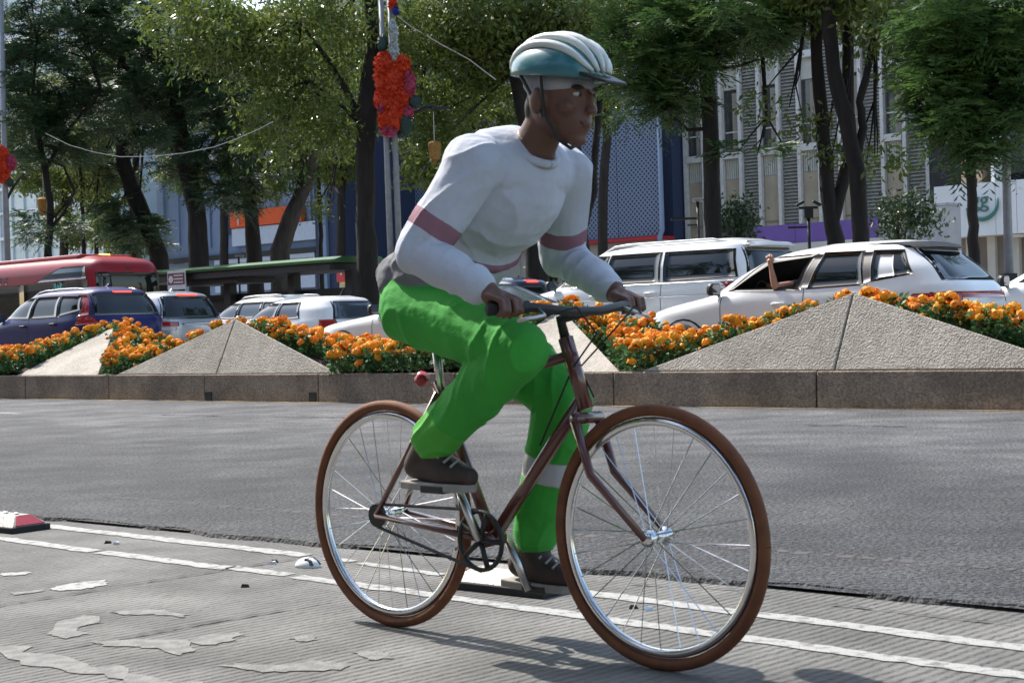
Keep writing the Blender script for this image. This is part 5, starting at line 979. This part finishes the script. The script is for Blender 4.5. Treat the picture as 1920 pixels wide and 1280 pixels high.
order = ['skin', 'shirt', 'shirt_grey', 'stripe', 'trousers', 'sunlit_cuff', 'reflective', 'shoe', 'bandana', 'lips', 'hair']
for sg in (1, -1):
    hj = hipc+np.array([.02, sg*.09, -.03]); ank = cranks[sg]+np.array([-.055 if sg < 0 else -.04, 0, .115]); Lt, Ls = .455, .445; dv = ank-hj; D = np.linalg.norm(dv)
    aa = (Lt*Lt-Ls*Ls+D*D)/(2*D); hh = math.sqrt(max(.0004, Lt*Lt-aa*aa)); fw = np.array([1., 0, 0.3])-dv/D*((np.array([1., 0, .3])@dv)/D); fw /= np.linalg.norm(fw); kn = hj+dv/D*aa+fw*hh+np.array([0, sg*.02, 0])
    Fg.cap(hj, kn, .104, .078, 'trousers'); c1 = kn+(ank-kn)*.70; Fg.cap(kn, c1, .079, .070, 'trousers'); Fg.ball(kn+(ank-kn)*.35-fw*.012, (.062, .062, .10), 'trousers')
    c2 = kn+(ank-kn)*.90; Fg.cap(c1, c2, .070, .066, 'sunlit_cuff' if sg < 0 else 'trousers'); 
    if sg > 0: Fg.cap(kn+(ank-kn)*.42, kn+(ank-kn)*.47, .0775, .0765, 'reflective')
    Fg.cap(c2, ank, .042, .040, 'shoe'); heel = ank+np.array([-.045, 0, -.055]); ball_ = cranks[sg]+np.array([.02, 0, .042]); toe = cranks[sg]+np.array([.105, 0, .036]); Fg.cap(ank, heel, .042, .038, 'shoe'); Fg.cap(heel, ball_, .038, .040, 'shoe'); Fg.cap(ball_, toe, .040, .028, 'shoe'); Fg.cap(ank, ball_, .042, .036, 'shoe')
    sj = chest+np.array([.055, sg*.185, .065]); grip = BAR+np.array([-.058, sg*.255, .014]); wr = grip+np.array([-.055, sg*.004, .045]); La, Lf = .28, .25; dv = wr-sj; D = np.linalg.norm(dv); La = max(La, D*.525); Lf = max(Lf, D*.50); aa = (La*La-Lf*Lf+D*D)/(2*D); hh = math.sqrt(max(.002, La*La-aa*aa)); ow = np.array([-.45, sg*.35, -.7]); ow -= dv/D*((ow@dv)/D); ow /= np.linalg.norm(ow); el = sj+dv/D*aa+ow*hh
    Fg.ball(sj+[-.02, -sg*.02, .0], (.085, .085, .083), 'shirt'); Fg.cap(sj, el, .073, .062, 'shirt'); Fg.cap(sj+(el-sj)*.66, sj+(el-sj)*.75, .0670, .0655, 'stripe'); f1 = el+(wr-el)*.88; Fg.cap(el, f1, .061, .044, 'shirt'); Fg.cap(f1, wr, .032, .027, 'skin')
    palm = grip+np.array([-.030, 0, .028]); Fg.cap(wr, palm, .026, .026, 'skin'); Fg.cap(palm+[0, -.026, 0], palm+[0, .026, 0], .019, .019, 'skin')
    for k in range(4):                              # fingers curl over the grip and under it
        y = (-.0355+.0237*k); k1 = palm+[.012, y, .004]; k2 = grip+[.022, y, .018]; k3 = grip+[.028, y, -.010]; k4 = grip+[.008-.002*k, y, -.024+.003*(k in (0, 3))]
        Fg.cap(k1, k2, .0088, .0085, 'skin'); Fg.cap(k2, k3, .0085, .0080, 'skin'); Fg.cap(k3, k4, .0080, .0074, 'skin')
    tb_ = palm+np.array([-.004, -sg*.034, .0]); Fg.cap(palm+[-.012, -sg*.018, 0], tb_, .013, .011, 'skin'); Fg.cap(tb_, grip+[.016, -sg*.052, -.004], .0108, .009, 'skin')
body = Fg.build('body', rider, .0052, order, 5, ('shirt', 'shirt_grey', 'stripe', 'trousers', 'sunlit_cuff'))
for sg in (1, -1):
    mb = MB(); mb.add(*ell(hp(.0815, sg*.031, .010), (.0125, .0135, .0070))); e_ = mb.obj('eye', 'eye_white', rider, True); mb = MB(); mb.add(*ell(hp(.0918, sg*.029, .010), (.0040, .0068, .0064))); mb.obj('iris', 'trim', e_, True)
    gl = cranks[sg]; mb = MB(); out = [(-.135, -.036), (-.09, -.042), (.03, -.044), (.10, -.036), (.132, 0), (.10, .036), (.03, .044), (-.09, .042), (-.135, .036)]; tilt_ = lambda x: (.0 if x > 0 else -x*.02)
    mb.hexa([gl+np.array([x, y, -.006+tilt_(x)+.0]) for x, y in out], [gl+np.array([x, y, .016+tilt_(x)]) for x, y in out]); mb.obj('shoe_sole', 'sole', rider, bevel=.004); mb = MB()
    for k in range(4): x = .065-.025*k; z = .070+.012*k; mb.tube([gl+[x, -.03, z-.006], gl+[x, 0, z+.010], gl+[x, .03, z-.006]], .004, 5)
    mb.obj('shoelace', 'sole', rider)
ncol = neck-np.array([.012, 0, .018]); nd = np.array([.55, 0, .83]); na = np.array([.83, 0, -.55]); mb = MB(); mb.tube([ncol+na*.074*math.cos(a)+np.array([0, .072*math.sin(a), 0]) for a in np.linspace(0, 2*math.pi, 33)], .012, 8, False); mb.obj('collar', 'shirt', rider, True)
# helmet: ribbed shell, white ribs, straps
def dome(c, rx, ry, rz, a0, a1, z0=-.12, w=None, n=22):
    V = []; rows = 10
    for j in range(rows+1):
        ph = math.radians(96)*j/rows
        for i in range(n+1): th = a0+(a1-a0)*i/n; V.append(np.array(c)+RH@np.array([rx*math.sin(ph)*math.cos(th), ry*math.sin(ph)*math.sin(th), rz*math.cos(ph)]))
    return V, [(j*(n+1)+i, (j+1)*(n+1)+i, (j+1)*(n+1)+i+1, j*(n+1)+i+1) for j in range(rows) for i in range(n)]
hc = hp(-.012, 0, .060); mb = MB(); V, Fq = dome(hc, .150, .112, .100, 0, 2*math.pi, n=40); mb.add(V, Fq); sh_ = mb.obj('helmet', 'helmet_teal', rider, True); so2 = sh_.modifiers.new('t', 'SOLIDIFY'); so2.thickness = .022; so2.offset = -1
for y0 in (-.078, -.040, 0., .040, .078):
    pts = []
    for k in range(15):
        a = math.radians(-84+168*k/14); yy = y0*(math.cos(a)**.35 if math.cos(a) > .02 else .25); q = max(.0, 1-(yy/.112)**2); pts.append(hc+RH@np.array([.153*math.sin(a)*math.sqrt(q), yy, .104*math.cos(a)*math.sqrt(q)]))
    r = MB(); r.tube(pts, [.006+.007*math.sin(math.pi*k/14) for k in range(15)], 8); r.obj('helmet_rib', 'helmet_white', sh_, True)
mb = MB(); mb.hexa([hc+RH@np.array(q) for q in ((.128, -.07, -.005), (.20, -.045, -.02), (.20, .045, -.02), (.128, .07, -.005))], [hc+RH@np.array(q) for q in ((.128, -.07, .007), (.20, -.045, -.012), (.20, .045, -.012), (.128, .07, .007))]); mb.obj('visor', 'trim', sh_, bevel=.003)
for sg in (1, -1): mb = MB(); mb.tube([hc+RH@np.array([.02, sg*.100, -.01]), hp(.02, sg*.084, -.05), hp(.045, sg*.05, -.112), hp(.05, 0, -.132)], .005, 6); mb.tube([hc+RH@np.array([-.06, sg*.09, -.01]), hp(.015, sg*.084, -.055)], .005, 6); mb.obj('chin_strap', 'trim', sh_)
# ------------------------------------------------------------------ driver with the arm out of the window
drv = thing('person', 'driver with a bare forearm raised out of the white hatchback window', 'person', C(tM, 3.9, FARZ), CARYAW); Fg = Figure()
Fg.ball((-.38, .36, .78), (.16, .17, .14), 'seat_cloth'); Fg.ball((-.42, .36, 1.0), (.13, .19, .22), 'seat_cloth'); Fg.cap((-.41, .36, 1.15), (-.39, .36, 1.24), .055, .052, 'skin_light'); Fg.ball((-.375, .36, 1.325), (.088, .072, .105), 'skin_light'); Fg.ball((-.29, .36, 1.315), (.016, .012, .02), 'skin_light'); Fg.ball((-.40, .36, 1.36), (.088, .076, .08), 'trim')
for sg in (-1, 1): Fg.cap((-.34, .36+sg*.09, .76), (.10, .36+sg*.10, .78), .075, .06, 'seat_cloth'); Fg.cap((.10, .36+sg*.10, .78), (.28, .36+sg*.10, .45), .058, .045, 'seat_cloth')
ys = bM.side(.06, 1.06)
S_, E_ = np.array([-.36, .52, 1.12]), np.array([-.045, ys+.005, 1.075]); Wp = np.array([-.015, ys+.03, 1.305])
Fg.cap(S_, S_+(E_-S_)*.45, .058, .050, 'seat_cloth'); Fg.cap(S_+(E_-S_)*.45, E_, .044, .040, 'skin_light'); Fg.cap(E_, E_+(Wp-E_)*.35, .041, .042, 'skin_light'); Fg.cap(E_+(Wp-E_)*.35, Wp, .042, .027, 'skin_light')
Pm = Wp+[.012, .004, .075]; Fg.cap(Wp, Pm, .028, .034, 'skin_light'); Fg.cap(Pm+[-.022, 0, .006], Pm+[.022, 0, .006], .02, .02, 'skin_light')
for k, (dx, ln) in enumerate(((-.033, .062), (-.011, .075), (.011, .070), (.033, .055))): a = Pm+[dx, 0, .015]; b = a+np.array([dx*.25+.004, .006, ln*.55]); c = b+np.array([.006, -.014, ln*.45]); Fg.cap(a, b, .0108, .0100, 'skin_light'); Fg.cap(b, c, .0100, .0085, 'skin_light')
Fg.cap(Pm+[-.025, 0, -.03], Pm+[-.055, .008, .012], .013, .011, 'skin_light'); Fg.cap(Pm+[-.055, .008, .012], Pm+[-.05, .004, .045], .011, .009, 'skin_light')
Fg.cap((-.36, .18, 1.10), (-.10, .22, .95), .05, .042, 'seat_cloth'); Fg.cap((-.10, .22, .95), (.24, .30, 1.06), .038, .028, 'skin_light'); Fg.cap((.24, .30, 1.06), (.36, .32, 1.10), .028, .03, 'skin_light')
Fg.build('body', drv, .0085, ['seat_cloth', 'skin_light', 'trim', 'skin'], 4)
